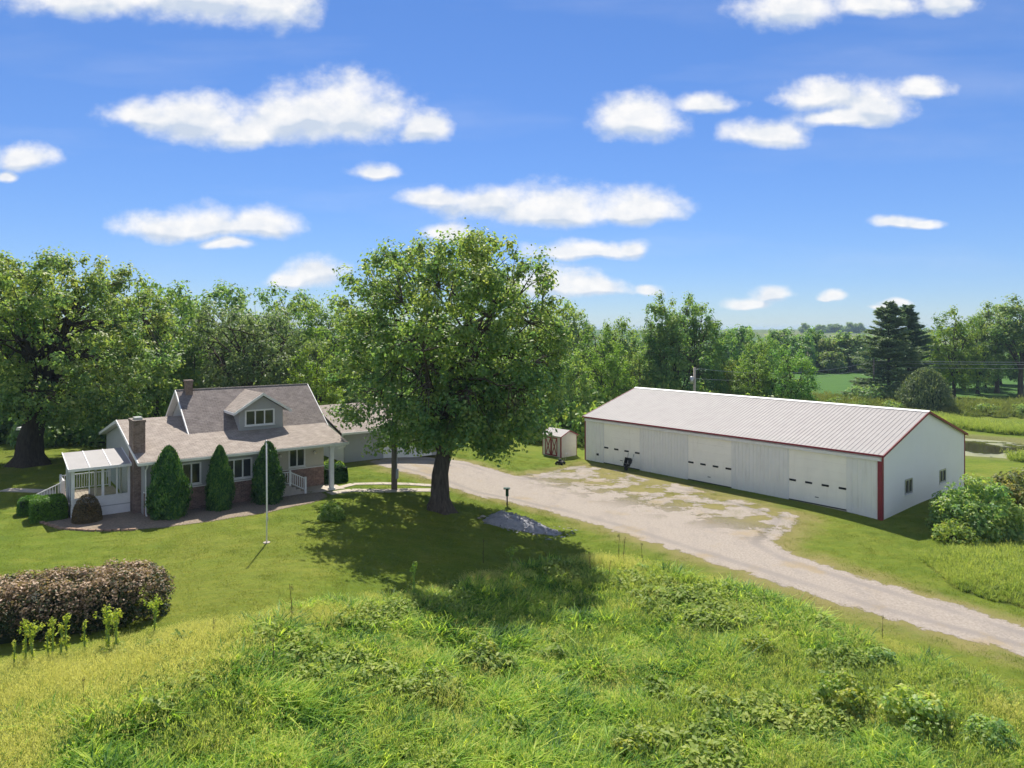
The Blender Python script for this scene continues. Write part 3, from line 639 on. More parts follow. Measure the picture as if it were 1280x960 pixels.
def build_garage():
    Gx = thing('garage', 'low garage with brown shingle roof and pale door behind the big shade tree', 'garage', hw(15.2, 8.2, -.25), HA)
    L, Dp = 8.6, 9.4
    wall_holes(MB(), 'y', 0, L, 0, 2.55, 0, .15, [(3.2, 7.6, 0, 2.15)]).build('front_wall', M['siding'], Gx)
    for x in (0, L - .15): MB().prism([(.15, 0), (Dp, 0), (Dp, 2.55), (Dp / 2, 3.95), (.15, 2.6)], 'x', x, x + .15).build('end_wall', M['steel_gable'], Gx)
    MB().box(.15, L - .15, Dp - .15, Dp, 0, 2.55).build('rear_wall', M['siding'], Gx)
    d = MB().box(3.2, 7.6, .08, .12, 0, 2.15).build('garage_door', M['white'], Gx)
    for k in range(4): MB().box(3.24, 7.56, .05, .079, .03 + k * .53, .53 + k * .53).build('door_section', M['white'], d)
    r = MB(); slab(r, -.45, L + .4, (-.5, 2.55), (Dp / 2, 4.15), .12); slab(r, -.45, L + .4, (Dp / 2, 4.15), (Dp + .5, 2.55), .12)
    ro = r.build('roof', M['shingle'], Gx)
    MB().prism([(-.52, 2.56), (-.52, 2.36), (Dp / 2, 3.96), (Dp + .52, 2.36), (Dp + .52, 2.56), (Dp / 2, 4.16)], 'x', -.5, -.455).build('rake_board', M['bark_dark'], ro)
    MB().box(-.45, L + .4, -.56, -.505, 2.4, 2.56).build('gutter', M['trim'], ro)
build_garage()

BA = math.radians(39.7); BL, BW = 26.35, 14.6
def bw(x, y, z=0):
    c, s = math.cos(BA), math.sin(BA); return (23.6 + x * c - y * s, 45.3 + x * s + y * c, z)
def build_barn():
    B = thing('pole_barn', 'long white steel pole barn with red trim and three overhead doors', 'barn', bw(0, 0), BA)
    E, R = 3.98, 6.2
    doors = [(2.2, 6.38), (10.9, 14.98), (19.84, 24.1)]
    def ribs(mb, axis, a0, a1, face, z0, z1, sign, pitch=.3, h=.022):
        n = int((a1 - a0) / pitch)
        for k in range(n + 1):
            a = a0 + .05 + k * pitch
            if a > a1 - .06: break
            if callable(z1): t = z1(a)
            else: t = z1
            if axis == 'x':
                lo, hi = sorted((face, face + sign * h)); mb.box(lo, hi, a - .03, a + .03, z0, t)
            else:
                lo, hi = sorted((face, face + sign * h)); mb.box(a - .03, a + .03, lo, hi, z0, t)
    # front wall panels between the doors
    spans = [(0, 2.2), (6.38, 10.9), (14.98, 19.84), (24.1, BL)]
    for a, b in spans:
        m = MB(); m.box(0, .1, a, b, -.35, 3.66); ribs(m, 'x', a, b, 0, .0, 3.64, -1, .3, .032); m.build('wall_panel', M['steel_wall'], B)
    MB().box(-.05, .1, 0, BL, 3.66, E - .02).build('door_track_header', M['white'], B)
    MB().box(-.14, -.052, 0.05, BL - .05, 3.60, 3.80).build('track_cover', M['white'], B)
    for a, b in doors:
        do = MB().box(.02, .1, a + .06, b - .06, 3.642, 3.66).build('overhead_door', M['white'], B)
        for y_ in (a, b - .06): MB().box(.02, .1, y_, y_ + .06, 0, 3.66).build('door_jamb', M['white'], do)
        h = 3.64 / 6
        for k in range(6):
            s = MB(); s.box(.045, .085, a + .06, b - .06, k * h + .002, (k + 1) * h - .002)
            s.box(.042, .045, a + .12, b - .12, k * h + .06, (k + 1) * h - .06); s.build('door_section', M['door_steel'], do)
        w = (b - a) / 4
        for k in range(4):
            c = a + .33 + k * (b - a - .66) / 3
            MB().box(.025, .037, c - .25, c + .25, 1.35, 1.49).build('window_slot', M['dark'], do)
        MB().box(-.005, .042, (a + b) / 2 - .12, (a + b) / 2 + .12, .5, .54).build('lift_handle', M['black'], do)
        MB().box(.0, .045, a + .06, b - .06, .006, .07).build('bottom_seal', M['black'], do)
        MB().box(-.03, .12, a, b, -.3, .0).build('door_sill', M['concrete'], do)
    # gable end with two windows
    wins = [(3.55, 4.75, .92, 1.92), (9.55, 10.75, .86, 1.80)]
    g = MB(); wall_holes(g, 'y', 0.1, BW, -.8, E, 0, .1, wins); 
    g.prism([(0, E), (BW, E), (BW / 2, R - .05)], 'y', 0, .1); g.build('gable_wall', M['steel_gable'], B)
    for w in wins:
        wo = window(B, 'y', *w, 0, 2, fw=.09, mat=M['metal'])
    g = MB(); g.box(.1, BW, BL - .1, BL, -.5, E); g.prism([(0, E), (BW, E), (BW / 2, R - .05)], 'y', BL - .1, BL); g.build('gable_wall', M['steel_gable'], B)
    MB().box(BW - .1, BW, .1, BL - .1, -.8, E).build('rear_wall', M['steel_wall'], B)
    # ribbed roof
    ov = .18; run = BW / 2 + ov; zE = E - .0; sl = (R - E) / (BW / 2); z_e = E - ov * sl + .06; z_r = R + .06
    for side in (0, 1):
        m = MB()
        def P(x, y, dz): return (x if side == 0 else BW - x, y, dz + z_e + (x + ov) * sl)
        def prof(ya, yb, dz0, dz1):
            m.add([P(-ov, ya, dz0), P(-ov, yb, dz0), P(BW / 2, yb, dz0), P(BW / 2, ya, dz0), P(-ov, ya, dz1), P(-ov, yb, dz1), P(BW / 2, yb, dz1), P(BW / 2, ya, dz1)],
                  [(0, 1, 2, 3), (7, 6, 5, 4), (0, 4, 5, 1), (1, 5, 6, 2), (2, 6, 7, 3), (3, 7, 4, 0)])
        prof(-.15, BL + .15, -.05, 0)
        k = 0
        while k * .305 < BL + .2:
            y = -.1 + k * .305; m.add([P(-ov, y - .05, .001), P(BW / 2, y - .05, .001), P(-ov, y - .02, .024), P(BW / 2, y - .02, .024), P(-ov, y + .02, .024), P(BW / 2, y + .02, .024), P(-ov, y + .05, .001), P(BW / 2, y + .05, .001)],
                                       [(0, 2, 3, 1), (2, 4, 5, 3), (4, 6, 7, 5)]); k += 1
        m.build('roof', M['steel_roof'], B)
        t = MB()      # red eave trim and rake trim
        xs = -ov - .02 if side == 0 else BW + ov - .03
        t.box(xs, xs + .05, -.17, BL + .17, z_e - .10, z_e + .02); t.build('eave_trim', M['red'], B)
        for yy in (-.2, BL + .155):
            t = MB(); a, b = P(-ov - .02, 0, .03), P(BW / 2, 0, .03)
            vs = [(a[0], yy, a[2]), (b[0], yy, b[2]), (b[0], yy, b[2] - .16), (a[0], yy, a[2] - .16)]
            t.add(vs + [(p[0], p[1] + .045, p[2]) for p in vs], [(0, 1, 2, 3), (7, 6, 5, 4), (0, 4, 5, 1), (1, 5, 6, 2), (2, 6, 7, 3), (3, 7, 4, 0)]); t.build('rake_trim', M['red'], B)
    MB().prism([(BW / 2 - .25, z_r - .03), (BW / 2, z_r + .06), (BW / 2 + .25, z_r - .03), (BW / 2, z_r + .03)], 'y', -.2, BL + .2).build('ridge_cap', M['white'], B)
    for x, y in ((0, 0), (0, BL), (BW, 0), (BW, BL)):
        sx = -1 if x == 0 else 1; sy = -1 if y == 0 else 1
        cw = .24 if (x, y) == (0, 0) else .10
        c = MB(); c.box(*sorted((x + sx * .03, x - sx * cw)), *sorted((y + sy * .03, y + sy * .001)), -.3, E - .02); c.box(*sorted((x + sx * .05, x + sx * .002)), *sorted((y + sy * .028, y - sy * cw)), -.3, E - .4)
        c.build('corner_trim', M['red'], B)
    MB().box(-.09, 0, 24.65, 24.85, .6, .78).build('outlet_box', M['black'], B)
build_barn()

M['shed_wall'] = surf('beige_shed_wall', (.56, .52, .46), (.50, .465, .41), 3, .6)
def build_shed():
    a = math.radians(41); Sx = thing('garden_shed', 'small white garden shed with dark red door frame and corner trim', 'shed', (4.58, 66.4, T(4.6, 66.5)), a)
    w, l = 2.1, 2.5          # x: gable width, y: length
    MB().box(0, .06, 0, l, 0, 2.0).build('front_wall', M['shed_wall'], Sx); MB().box(w - .06, w, 0, l, 0, 2.0).build('rear_wall', M['shed_wall'], Sx)
    for y in (0, l - .06):
        MB().prism([(.06, 0), (w - .06, 0), (w - .06, 2.0), (w / 2, 2.42), (.06, 2.0)], 'y', y, y + .06).build('gable_wall', M['shed_wall'], Sx)
    r = MB(); r.prism([(-.12, 1.98), (w / 2, 2.5), (w / 2, 2.45), (-.12, 1.93)], 'y', -.12, l + .12); r.prism([(w / 2, 2.5), (w + .12, 1.98), (w + .12, 1.93), (w / 2, 2.45)], 'y', -.12, l + .12)
    ro = r.build('roof', M['steel_roof'], Sx)
    for y in (-.15, l + .122):
        t = MB(); t.prism([(-.13, 1.99), (w / 2, 2.51), (w / 2, 2.41), (-.13, 1.89)], 'y', y, y + .028); t.prism([(w / 2, 2.51), (w + .13, 1.99), (w + .13, 1.89), (w / 2, 2.41)], 'y', y, y + .028); t.build('rake_trim', M['red'], ro)
    for x, y in ((0, 0), (w, 0), (0, l), (w, l)):
        MB().box(x - .02, x + .07 if x == 0 else x + .02, y - .02, y + .09 if y == 0 else y + .02, 0, 1.95).build('corner_trim', M['red'], Sx)
    for y0 in (.45, 1.28):
        d = MB(); d.box(-.035, -.003, y0, y0 + .8, .08, 1.8); do = d.build('door_leaf', M['shed_wall'], Sx)
        fr = MB(); y1 = y0 + .8
        fr.box(-.06, -.036, y0, y0 + .09, .08, 1.8); fr.box(-.06, -.036, y1 - .09, y1, .08, 1.8); fr.box(-.06, -.036, y0 + .09, y1 - .09, 1.7, 1.8); fr.box(-.06, -.036, y0 + .09, y1 - .09, .08, .18)
        fr.bar((-.05, y0 + .09, .18), (-.05, y1 - .09, 1.7), .02, .09); fr.bar((-.047, y1 - .09, .18), (-.047, y0 + .09, 1.7), .02, .09); fr.build('door_brace', M['red'], do)
build_shed()

# ------------------------------------------------------------------ vegetation
def unit(v): return v / np.maximum(np.linalg.norm(v, axis=-1, keepdims=True), 1e-9)
def rdir(rng, n): return unit(rng.normal(size=(n, 3)))
def leaves(rng, P, Nrm, Lf, Wf, fold=.18, droop=0., jitter=.35, along=None):
    """one folded rhombus per leaf"""
    n = len(P); R = along if along is not None else rdir(rng, n)
    R = R + np.array([0, 0, -droop]); D = unit(R - (R * Nrm).sum(1, keepdims=True) * Nrm); Sd = np.cross(Nrm, D)
    s = (1 + jitter * rng.uniform(-1, 1, (n, 1))); L = Lf * s; W = Wf * s
    a = P - D * L * .5; c = P + D * L * .5; b = P + Sd * W * .5 + Nrm * W * fold; d = P - Sd * W * .5 + Nrm * W * fold
    V = np.stack([a, b, c, d], 1).reshape(-1, 3); I = np.arange(n)[:, None] * 4
    F = np.concatenate([I + [0, 1, 2], I + [0, 2, 3]], 0)
    return V, F
def leaf_mesh(name, rng, C, Rc, per, Lf, Wf, flat=.75, up=.5, out=.9, rnd=.7, droop=.25, tone_c=None, fill=.5, tj=.16, axis=None):
    """clumps at C with radius Rc, `per` leaves for a clump of radius 1"""
    cnt = np.maximum(6, (per * Rc ** 2).astype(int)); idx = np.repeat(np.arange(len(C)), cnt); n = len(idx)
    d = rdir(rng, n); r = np.where(rng.uniform(0, 1, (n, 1)) < .78, .74 + .26 * rng.uniform(0, 1, (n, 1)), rng.uniform(.1, 1.12, (n, 1)))
    if axis is not None:      # loose tufts drawn out along the twig, thinning towards the rim
        r = np.where(rng.uniform(0, 1, (n, 1)) < .45, r, np.abs(rng.normal(0, .55, (n, 1))))
        off = d * r * np.array([1, 1, flat]); A = axis[idx]; off = off + A * (off * A).sum(1, keepdims=True) * .75; off = off * Rc[idx][:, None] * .86; P = C[idx] + off
    else:
        off = d * r * Rc[idx][:, None] * np.array([1, 1, flat]); P = C[idx] + off
    Nm = unit(out * d + up * np.array([0, 0, 1.]) + rnd * .62 * rng.normal(size=(n, 3)))
    V, F = leaves(rng, P, Nm, Lf, Wf, droop=droop)
    tc = rng.uniform(.25, .75, len(C)) if tone_c is None else tone_c
    t = np.clip(tc[idx] + rng.normal(0, tj, n), 0, 1)
    return np_mesh(name, V, F, np.repeat(t, 4))
class Skel:
    def __init__(s): s.V = []; s.F = []; s.n = 0; s.nodes = []
    def limb(s, pts, r0, r1, sides=6, rec=True):
        pts = np.asarray(pts, float); m = len(pts); rad = r0 + (r1 - r0) * np.linspace(0, 1, m) ** .8
        d = unit(np.gradient(pts, axis=0)); up = np.where(np.abs(d[:, 2:3]) > .95, [[1., 0, 0]], [[0, 0, 1.]])
        a = unit(np.cross(d, up)); b = np.cross(d, a); th = np.arange(sides) * 2 * np.pi / sides
        ring = pts[:, None] + rad[:, None, None] * (a[:, None] * np.cos(th)[None, :, None] + b[:, None] * np.sin(th)[None, :, None])
        I = s.n + np.arange(m * sides).reshape(m, sides); J = np.roll(I, -1, 1)
        s.F.append(np.stack([I[:-1], J[:-1], J[1:], I[1:]], -1).reshape(-1, 4)); s.V.append(ring.reshape(-1, 3)); s.n += m * sides
        if rec:
            for p, r in zip(pts[1:], rad[1:]): s.nodes.append((*p, r))
    def mesh(s, name): return np_mesh(name, np.concatenate(s.V), np.concatenate(s.F), smooth=True)
def bez(p, c, q, m, rng=None, wob=0.):
    t = np.linspace(0, 1, m)[:, None]; r = (1 - t) ** 2 * p + 2 * t * (1 - t) * c + t ** 2 * q
    if rng is not None and wob: r[1:-1] += rng.normal(0, wob, (m - 2, 3))
    return r
def make_tree(seed, H, R, base_z, trunk_r, fork, n_limb=8, n_clump=150, clump=(.7, 1.2), per=90, leaf=(.26, .17), power=2.4, mat='leaf',
              bump_amp=.28, off=(0, 0), flat=.75, droop=.25, spire=0., mid=.5, shell=.45, bark='bark', sides=10, low_gap=0., tone_up=.0, up=.5, under=.0):
    """base_z: lowest leaves; envelope is a lumpy superellipsoid between base_z and H of radius R"""
    rng = np.random.default_rng(seed); cz = base_z + (H - base_z) * mid; off = np.array([off[0], off[1], 0.])
    lob = rdir(rng, 16); la = rng.uniform(-1, 1, 16) * bump_amp
    def env(d):
        rz = np.where(d[:, 2] > 0, H - cz, cz - base_z)
        k = (np.abs(d[:, 0] / R) ** power + np.abs(d[:, 1] / R) ** power + np.abs(d[:, 2] / rz) ** power) ** (-1 / power)
        m = 1 + (la[None] * np.exp(-((1 - d @ lob.T) / .12))).sum(1)
        m = m * np.where(d[:, 2] < 0, 1 - under * np.abs(d[:, 2]) ** .8, 1)
        if spire: m = m + spire * np.exp(-((1 - d[:, 2]) / .15)) * rng.uniform(-.6, 1, len(d))
        return k * m
    c = np.array([0, 0, cz]) + off; sk = Skel()
    # trunk with a root flare
    tp = np.array([[0, 0, -.3], [0, 0, .15], [0.02, 0, .7], [.05, .02, fork * .6], [off[0] * .25, off[1] * .25, fork]]) 
    a = np.array([2.0, 1.55, 1.12, .95, .85]) * trunk_r
    th = np.arange(sides * 2) * np.pi / sides; 
    ring = []
    for p, r in zip(tp, a):
        fl = 1 + .16 * np.sin(th * 5 + seed) * np.clip((r / trunk_r - .8), 0, 1.2); ring.append(np.stack([p[0] + r * fl * np.cos(th), p[1] + r * fl * np.sin(th), np.full(len(th), p[2])], -1))
    ring = np.array(ring); I = np.arange(ring.shape[0] * ring.shape[1]).reshape(ring.shape[:2]); J = np.roll(I, -1, 1)
    sk.V.append(ring.reshape(-1, 3)); sk.F.append(np.stack([I[:-1], J[:-1], J[1:], I[1:]], -1).reshape(-1, 4)); sk.n = I.size
    top = tp[-1]
    ends = []
    for k in range(n_limb):
        az = 2 * math.pi * (k + rng.uniform(-.3, .3)) / n_limb * 1.0; el = rng.uniform(.15, 1.35) if k else 1.5
        d = np.array([[math.cos(az) * math.cos(el), math.sin(az) * math.cos(el), math.sin(el)]]); q = c + d[0] * env(d)[0] * rng.uniform(.48, .70)
        p = top * np.array([1, 1, rng.uniform(.72, 1.0)]); ctl = p * .45 + q * .55 + np.array([0, 0, .22 * np.linalg.norm(q - p)])
        if el > 1: ctl = (p + q) / 2 + rng.normal(0, .4, 3)
        pts = bez(p, ctl, q, 9, rng, .10); sk.limb(pts, trunk_r * rng.uniform(.45, .7), .05, 6)
        for j in range(5):
            i = rng.integers(3, 8); d2 = unit(d + .75 * rng.normal(size=(1, 3))); q2 = c + d2[0] * env(d2)[0] * rng.uniform(.58, .80)
            if np.linalg.norm(q2 - pts[i]) > R * .9: q2 = pts[i] + (q2 - pts[i]) * .6
            sk.limb(bez(pts[i], pts[i] * .5 + q2 * .5 + np.array([0, 0, .3]), q2, 6, rng, .06), trunk_r * .2, .03, 5)
    d = rdir(rng, n_clump * 2); d = d[(d[:, 2] > -.92)][:n_clump]; rr = 1 - shell * rng.uniform(0, 1, len(d)) ** 2.2
    C = c + d * (env(d) * rr)[:, None]
    if low_gap:   # open underside near the trunk
        keep = ~((C[:, 2] < base_z + low_gap) & (np.hypot(C[:, 0], C[:, 1]) < R * .35)); C = C[keep]
    N_ = np.array(sk.nodes)
    Rc = rng.uniform(clump[0], clump[1], len(C))
    nd = rdir(rng, 7); nd[:, 2] = np.abs(nd[:, 2]); dd = unit(C - c); notch = ((dd @ unit(nd).T) > .965).any(1) & (rng.uniform(0, 1, len(C)) < .8); C, Rc = C[~notch], Rc[~notch]
    ds = rdir(rng, int(n_clump * .45)); ds = ds[(ds[:, 2] > -.75) & (ds[:, 2] < .8)]; Cs = c + ds * (env(ds) * rng.uniform(.92, 1.06, len(ds)))[:, None]
    C = np.concatenate([C, Cs]); Rc = np.concatenate([Rc, rng.uniform(clump[0] * .45, clump[0] * .85, len(Cs))])
    zt = (C[:, 2] + .6 * Rc).max(); hp = C[:, 2] > base_z; C[hp, 2] = base_z + (C[hp, 2] - base_z) * min(1., (H - base_z) / (zt - base_z))
    rad = np.hypot(C[:, 0] - off[0], C[:, 1]) + .6 * Rc; fr = min(1., R / np.percentile(rad, 97)); C[:, 0] = off[0] + (C[:, 0] - off[0]) * fr; C[:, 1] *= fr
    for p in C:
        w = np.linalg.norm(N_[:, :3] - p, axis=1); i = int(w.argmin()); q = N_[i, :3]
        if w[i] > .15: sk.limb(bez(q, (p + q) / 2 + np.array([0, 0, .15 * w[i]]), p, 4), min(.07, N_[i, 3]), .012, 4, rec=False)
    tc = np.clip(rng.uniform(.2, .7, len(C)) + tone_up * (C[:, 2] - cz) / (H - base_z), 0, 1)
    ax_ = unit(unit(C - c) + np.array([0, 0, .35]) + .5 * rng.normal(size=C.shape))
    lm = leaf_mesh('crown', rng, C, Rc, per, leaf[0], leaf[1], flat=flat, droop=droop, tone_c=tc, up=up, axis=ax_)
    tm = sk.mesh('trunk'); tm.materials.append(M[bark]); lm.materials.append(M[mat])
    return tm, lm
def place_tree(meshes, name, label, x, y, scale=1., rz=0., group=None, tint=(1, 1, 1), cat='tree', z=None, sz=None):
    s = (scale, scale, sz or scale)
    t = thing(name, label, cat, (x, y, (T(x, y) if z is None else z) - .02), rz, group, s)
    a = link('trunk', meshes[0], parent=t); b = link('crown', meshes[1], parent=t); b.color = (*tint, 1)
    return t
def make_bush(seed, R, H, n, clump, per, leaf, mat, stems=7, power=2.2, droop=.2, flat=.8, bump_amp=.2, box=None, tone=(.2, .8), fill=.5, up=.6, shell=.35):
    rng = np.random.default_rng(seed); d = rdir(rng, n * 2); d[:, 2] = np.abs(d[:, 2]) if box is None else d[:, 2]; d = unit(d)[:n]
    lob = rdir(rng, 10); la = rng.uniform(-1, 1, 10) * bump_amp
    k = (np.abs(d[:, 0] / R) ** power + np.abs(d[:, 1] / R) ** power + np.abs(d[:, 2] / H) ** power) ** (-1 / power)
    k *= 1 + (la[None] * np.exp(-((1 - d @ lob.T) / .2))).sum(1); rr = 1 - shell * rng.uniform(0, 1, len(d)) ** 1.3
    C = d * (k * rr)[:, None]; C[:, 2] = np.maximum(C[:, 2], .12)
    lm = leaf_mesh('foliage', rng, C, rng.uniform(clump[0], clump[1], len(C)), per, leaf[0], leaf[1], flat=flat, droop=droop, tone_c=rng.uniform(*tone, len(C)), fill=fill, up=up)
    sk = Skel()
    for i in range(stems):
        q = C[rng.integers(len(C))]; sk.limb(bez(np.array([rng.normal(0, .08), rng.normal(0, .08), -.1]), np.array([q[0] * .3, q[1] * .3, q[2] * .7]), q, 6), .045, .012, 5)
    sm = sk.mesh('stem'); sm.materials.append(M['bark_dark']); lm.materials.append(M[mat])
    return sm, lm
def place_bush(meshes, name, label, x, y, scale=1., rz=0., group=None, tint=(1, 1, 1), cat='shrub', sz=None, sx=None):
    t = thing(name, label, cat, (x, y, T(x, y) - .03), rz, group, (sx or scale, scale, sz or scale))
    link('stem', meshes[0], parent=t); b = link('foliage', meshes[1], parent=t); b.color = (*tint, 1); return t
def make_cone(seed, R, H, n, leaf, mat, taper=1.0, belly=.28, tone=(.3, .8), tips=True, lump=.12):
    """dense clipped or columnar evergreen: sprays turned up and outwards over a tapering body"""
    rng = np.random.default_rng(seed); z = rng.uniform(0, 1, n * 2); az = rng.uniform(0, 2 * np.pi, n * 2)
    prof = np.where(z < belly, .80 + .20 * np.sin(z / belly * np.pi / 2), ((1 - z) / (1 - belly)) ** (.72 * taper)) + .03
    keep = rng.uniform(0, 1, n * 2) < prof + .12; z, az, prof = z[keep][:n], az[keep][:n], prof[keep][:n]
    r = R * prof * (1 - .30 * rng.uniform(0, 1, len(z)) ** 2 + .10 * rng.normal(size=len(z)).clip(-1, 2)) * (1 + lump * (np.sin(az * 3 + z * 9 + seed) + np.sin(az * 5 - z * 14)) * .5)
    P = np.stack([r * np.cos(az), r * np.sin(az), z * H], -1); o = np.stack([np.cos(az), np.sin(az), np.full(len(z), .25)], -1)
    Nm = unit(o + .55 * rng.normal(size=P.shape)); al = np.stack([.35 * np.cos(az), .35 * np.sin(az), np.ones(len(z))], -1) + .4 * rng.normal(size=P.shape)
    V, F = leaves(rng, P, Nm, leaf[0], leaf[1], along=al)
    lm = np_mesh('foliage', V, F, np.repeat(np.clip(rng.uniform(*tone, len(z)) + .15 * (r / (R * prof) - .9) * 5, 0, 1), 4)); lm.materials.append(M[mat])
    sk = Skel(); sk.limb(np.array([[0, 0, -.1], [0, 0, H * .4], [0, 0, H * .93]]), R * .16, .02, 6)
    # dense inner body so that no light shows through
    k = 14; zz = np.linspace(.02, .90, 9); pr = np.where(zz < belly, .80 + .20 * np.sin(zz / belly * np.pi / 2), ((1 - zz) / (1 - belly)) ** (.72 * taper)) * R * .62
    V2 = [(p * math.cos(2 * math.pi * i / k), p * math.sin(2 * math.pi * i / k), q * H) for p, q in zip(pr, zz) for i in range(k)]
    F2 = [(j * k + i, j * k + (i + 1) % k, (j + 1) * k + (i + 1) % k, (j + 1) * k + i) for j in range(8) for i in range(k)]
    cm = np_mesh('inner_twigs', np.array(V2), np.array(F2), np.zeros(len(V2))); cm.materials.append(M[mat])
    sm = sk.mesh('trunk'); sm.materials.append(M['bark_dark']); return sm, lm, cm
def place_cone(ms, name, label, x, y, cat, rz=0, group=None, tint=(1, 1, 1), scale=1.):
    t = thing(name, label, cat, (x, y, T(x, y)), rz, group, scale)
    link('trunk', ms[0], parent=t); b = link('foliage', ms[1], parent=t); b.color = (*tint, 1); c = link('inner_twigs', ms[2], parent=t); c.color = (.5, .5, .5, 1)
    return t

# the two great trees of the yard
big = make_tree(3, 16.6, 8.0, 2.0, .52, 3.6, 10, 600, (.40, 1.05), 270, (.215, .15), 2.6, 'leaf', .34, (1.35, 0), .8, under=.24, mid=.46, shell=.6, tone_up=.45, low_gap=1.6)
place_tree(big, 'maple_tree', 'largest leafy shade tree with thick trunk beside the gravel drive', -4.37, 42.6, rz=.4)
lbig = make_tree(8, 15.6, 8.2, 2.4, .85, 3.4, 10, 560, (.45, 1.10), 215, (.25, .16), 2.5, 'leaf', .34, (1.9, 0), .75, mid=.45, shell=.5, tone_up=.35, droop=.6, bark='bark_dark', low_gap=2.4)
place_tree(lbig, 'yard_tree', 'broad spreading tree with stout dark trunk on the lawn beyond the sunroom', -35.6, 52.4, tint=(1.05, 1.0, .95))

# kinds of tree in the woods
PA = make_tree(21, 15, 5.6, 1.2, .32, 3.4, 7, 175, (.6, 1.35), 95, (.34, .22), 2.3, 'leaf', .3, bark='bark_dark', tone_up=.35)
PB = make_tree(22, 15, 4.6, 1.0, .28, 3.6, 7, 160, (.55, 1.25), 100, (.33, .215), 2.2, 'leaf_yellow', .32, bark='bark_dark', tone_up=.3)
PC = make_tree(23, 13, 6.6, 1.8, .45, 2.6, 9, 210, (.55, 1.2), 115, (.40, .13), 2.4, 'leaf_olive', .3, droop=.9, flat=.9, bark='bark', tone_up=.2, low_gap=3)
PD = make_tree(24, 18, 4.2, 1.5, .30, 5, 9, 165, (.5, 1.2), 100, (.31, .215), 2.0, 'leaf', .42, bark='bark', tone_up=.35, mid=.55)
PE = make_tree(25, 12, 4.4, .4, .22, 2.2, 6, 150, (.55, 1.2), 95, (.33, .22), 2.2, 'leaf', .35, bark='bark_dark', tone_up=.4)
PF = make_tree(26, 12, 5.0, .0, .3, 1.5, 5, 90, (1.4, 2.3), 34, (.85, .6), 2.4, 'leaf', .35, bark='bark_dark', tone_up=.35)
G_HOUSE = 'woods behind the house'; G_BARN = 'woods behind the barn'
rr = random.Random(4)
def wood(ms, px, top, Y, width, label, group=None, name='woodland_tree', tint=(1, 1, 1), H0=15., R0=5.6, rz=None):
    """px/top are only shorthand for bearing and height: the tree stands at its own distance Y with real size"""
    x = (px - 640) / 887 * Y; zb = T(x, Y); h = 12 + (412 - top) / 887 * Y - zb
    w = width / 887 * Y / 2
    return place_tree(ms, name, label, x, Y, w / R0, rr.uniform(0, 6.28) if rz is None else rz, group, tint, sz=h / H0)
# bearing, top, distance, width
wood(PA, 195, 345, 64, 130, 'dense tree directly behind the brick chimney end of the house', tint=(1.05, 1.05, .9))
wood(PA, 275, 352, 82, 130, 'tall dark green tree rising behind the olive willow', tint=(.9, .95, .95))
wood(PC, 308, 380, 68, 175, 'spreading olive-grey willow with forked trunk behind the house roof', name='willow_tree', H0=13, R0=6.6, rz=.6)
wood(PA, 360, 356, 90, 100, 'rounded tree top standing furthest back behind the house', tint=(.95, 1, .9))
wood(PB, 408, 385, 74, 95, 'yellow-green tree behind the upper end of the house roof', R0=4.6)
wood(PB, 395, 432, 62, 70, 'small bright yellow-green tree just behind the garage', R0=4.6, tint=(1.1, 1.05, .9))
wood(PC, 375, 425, 70, 90, 'low olive-grey willow beside the spreading willow', name='willow_tree', H0=13, R0=6.6)
for px, tp, Y, w in ((110, 380, 72, 120), (20, 360, 76, 130), (-60, 350, 70, 150), (150, 385, 80, 110), (235, 388, 76, 90), (330, 392, 98, 110), (-20, 420, 64, 90), (70, 430, 66, 80), (430, 378, 92, 90)):
    wood(PA if (px // 10) % 2 else PE, px, tp, Y, w, 'leafy green tree in the dense woods behind the house', G_HOUSE, tint=(rr.uniform(.85, 1.1), rr.uniform(.9, 1.05), rr.uniform(.8, 1)), H0=15 if (px // 10) % 2 else 12, R0=5.6 if (px // 10) % 2 else 4.4)
for px, tp, Y, w in ((480, 395, 90, 110), (545, 400, 96, 110), (610, 395, 100, 120), (575, 430, 84, 90), (650, 420, 86, 90)):
    wood(PE, px, tp, Y, w, 'woodland tree half hidden behind the largest shade tree', 'trees behind the shade tree', H0=12, R0=4.4, tint=(1.1, 1.1, .9))
wood(PD, 684, 376, 104, 60, 'thin pale tree beside the crown of the largest shade tree', H0=18, R0=4.2, tint=(1.25, 1.2, 1.3))
wood(PD, 716, 372, 110, 62, 'grey-green tall tree between the shade tree and the cottonwoods', H0=18, R0=4.2, tint=(1.1, 1.1, 1.25))
wood(PB, 745, 402, 100, 70, 'rounded mid-green tree behind the left end of the barn', R0=4.6, tint=(.85, .92, .9))
wood(PE, 778, 398, 108, 66, 'green tree immediately left of the tall cottonwoods', H0=12, R0=4.4)
wood(PB, 757, 424, 84, 62, 'small domed yellow-green tree above the barn ridge end', R0=4.6, tint=(1.0, 1.05, .9))
wood(PE, 715, 440, 80, 62, 'low bushy tree between shade tree and barn', H0=12, R0=4.4, tint=(1.1, 1.1, .9))
wood(PD, 829, 362, 96, 62, 'tallest narrow cottonwood with ragged top behind the barn', name='cottonwood_tree', H0=18, R0=4.2, tint=(.9, .95, .85))
wood(PD, 868, 362, 100, 70, 'second tall cottonwood, the one behind the utility pole with transformer', name='cottonwood_tree', H0=18, R0=4.2, tint=(.85, .95, .9))
wood(PE, 848, 408, 94, 85, 'dense bushy tree at the foot of the cottonwoods', H0=12, R0=4.4, tint=(.8, .92, .9))
wood(PE, 905, 412, 104, 60, 'dark green tree just right of the cottonwoods', H0=12, R0=4.4, tint=(.8, .95, .95))
wood(PA, 948, 414, 112, 56, 'round green tree behind the middle of the barn ridge', tint=(.9, 1, .9))
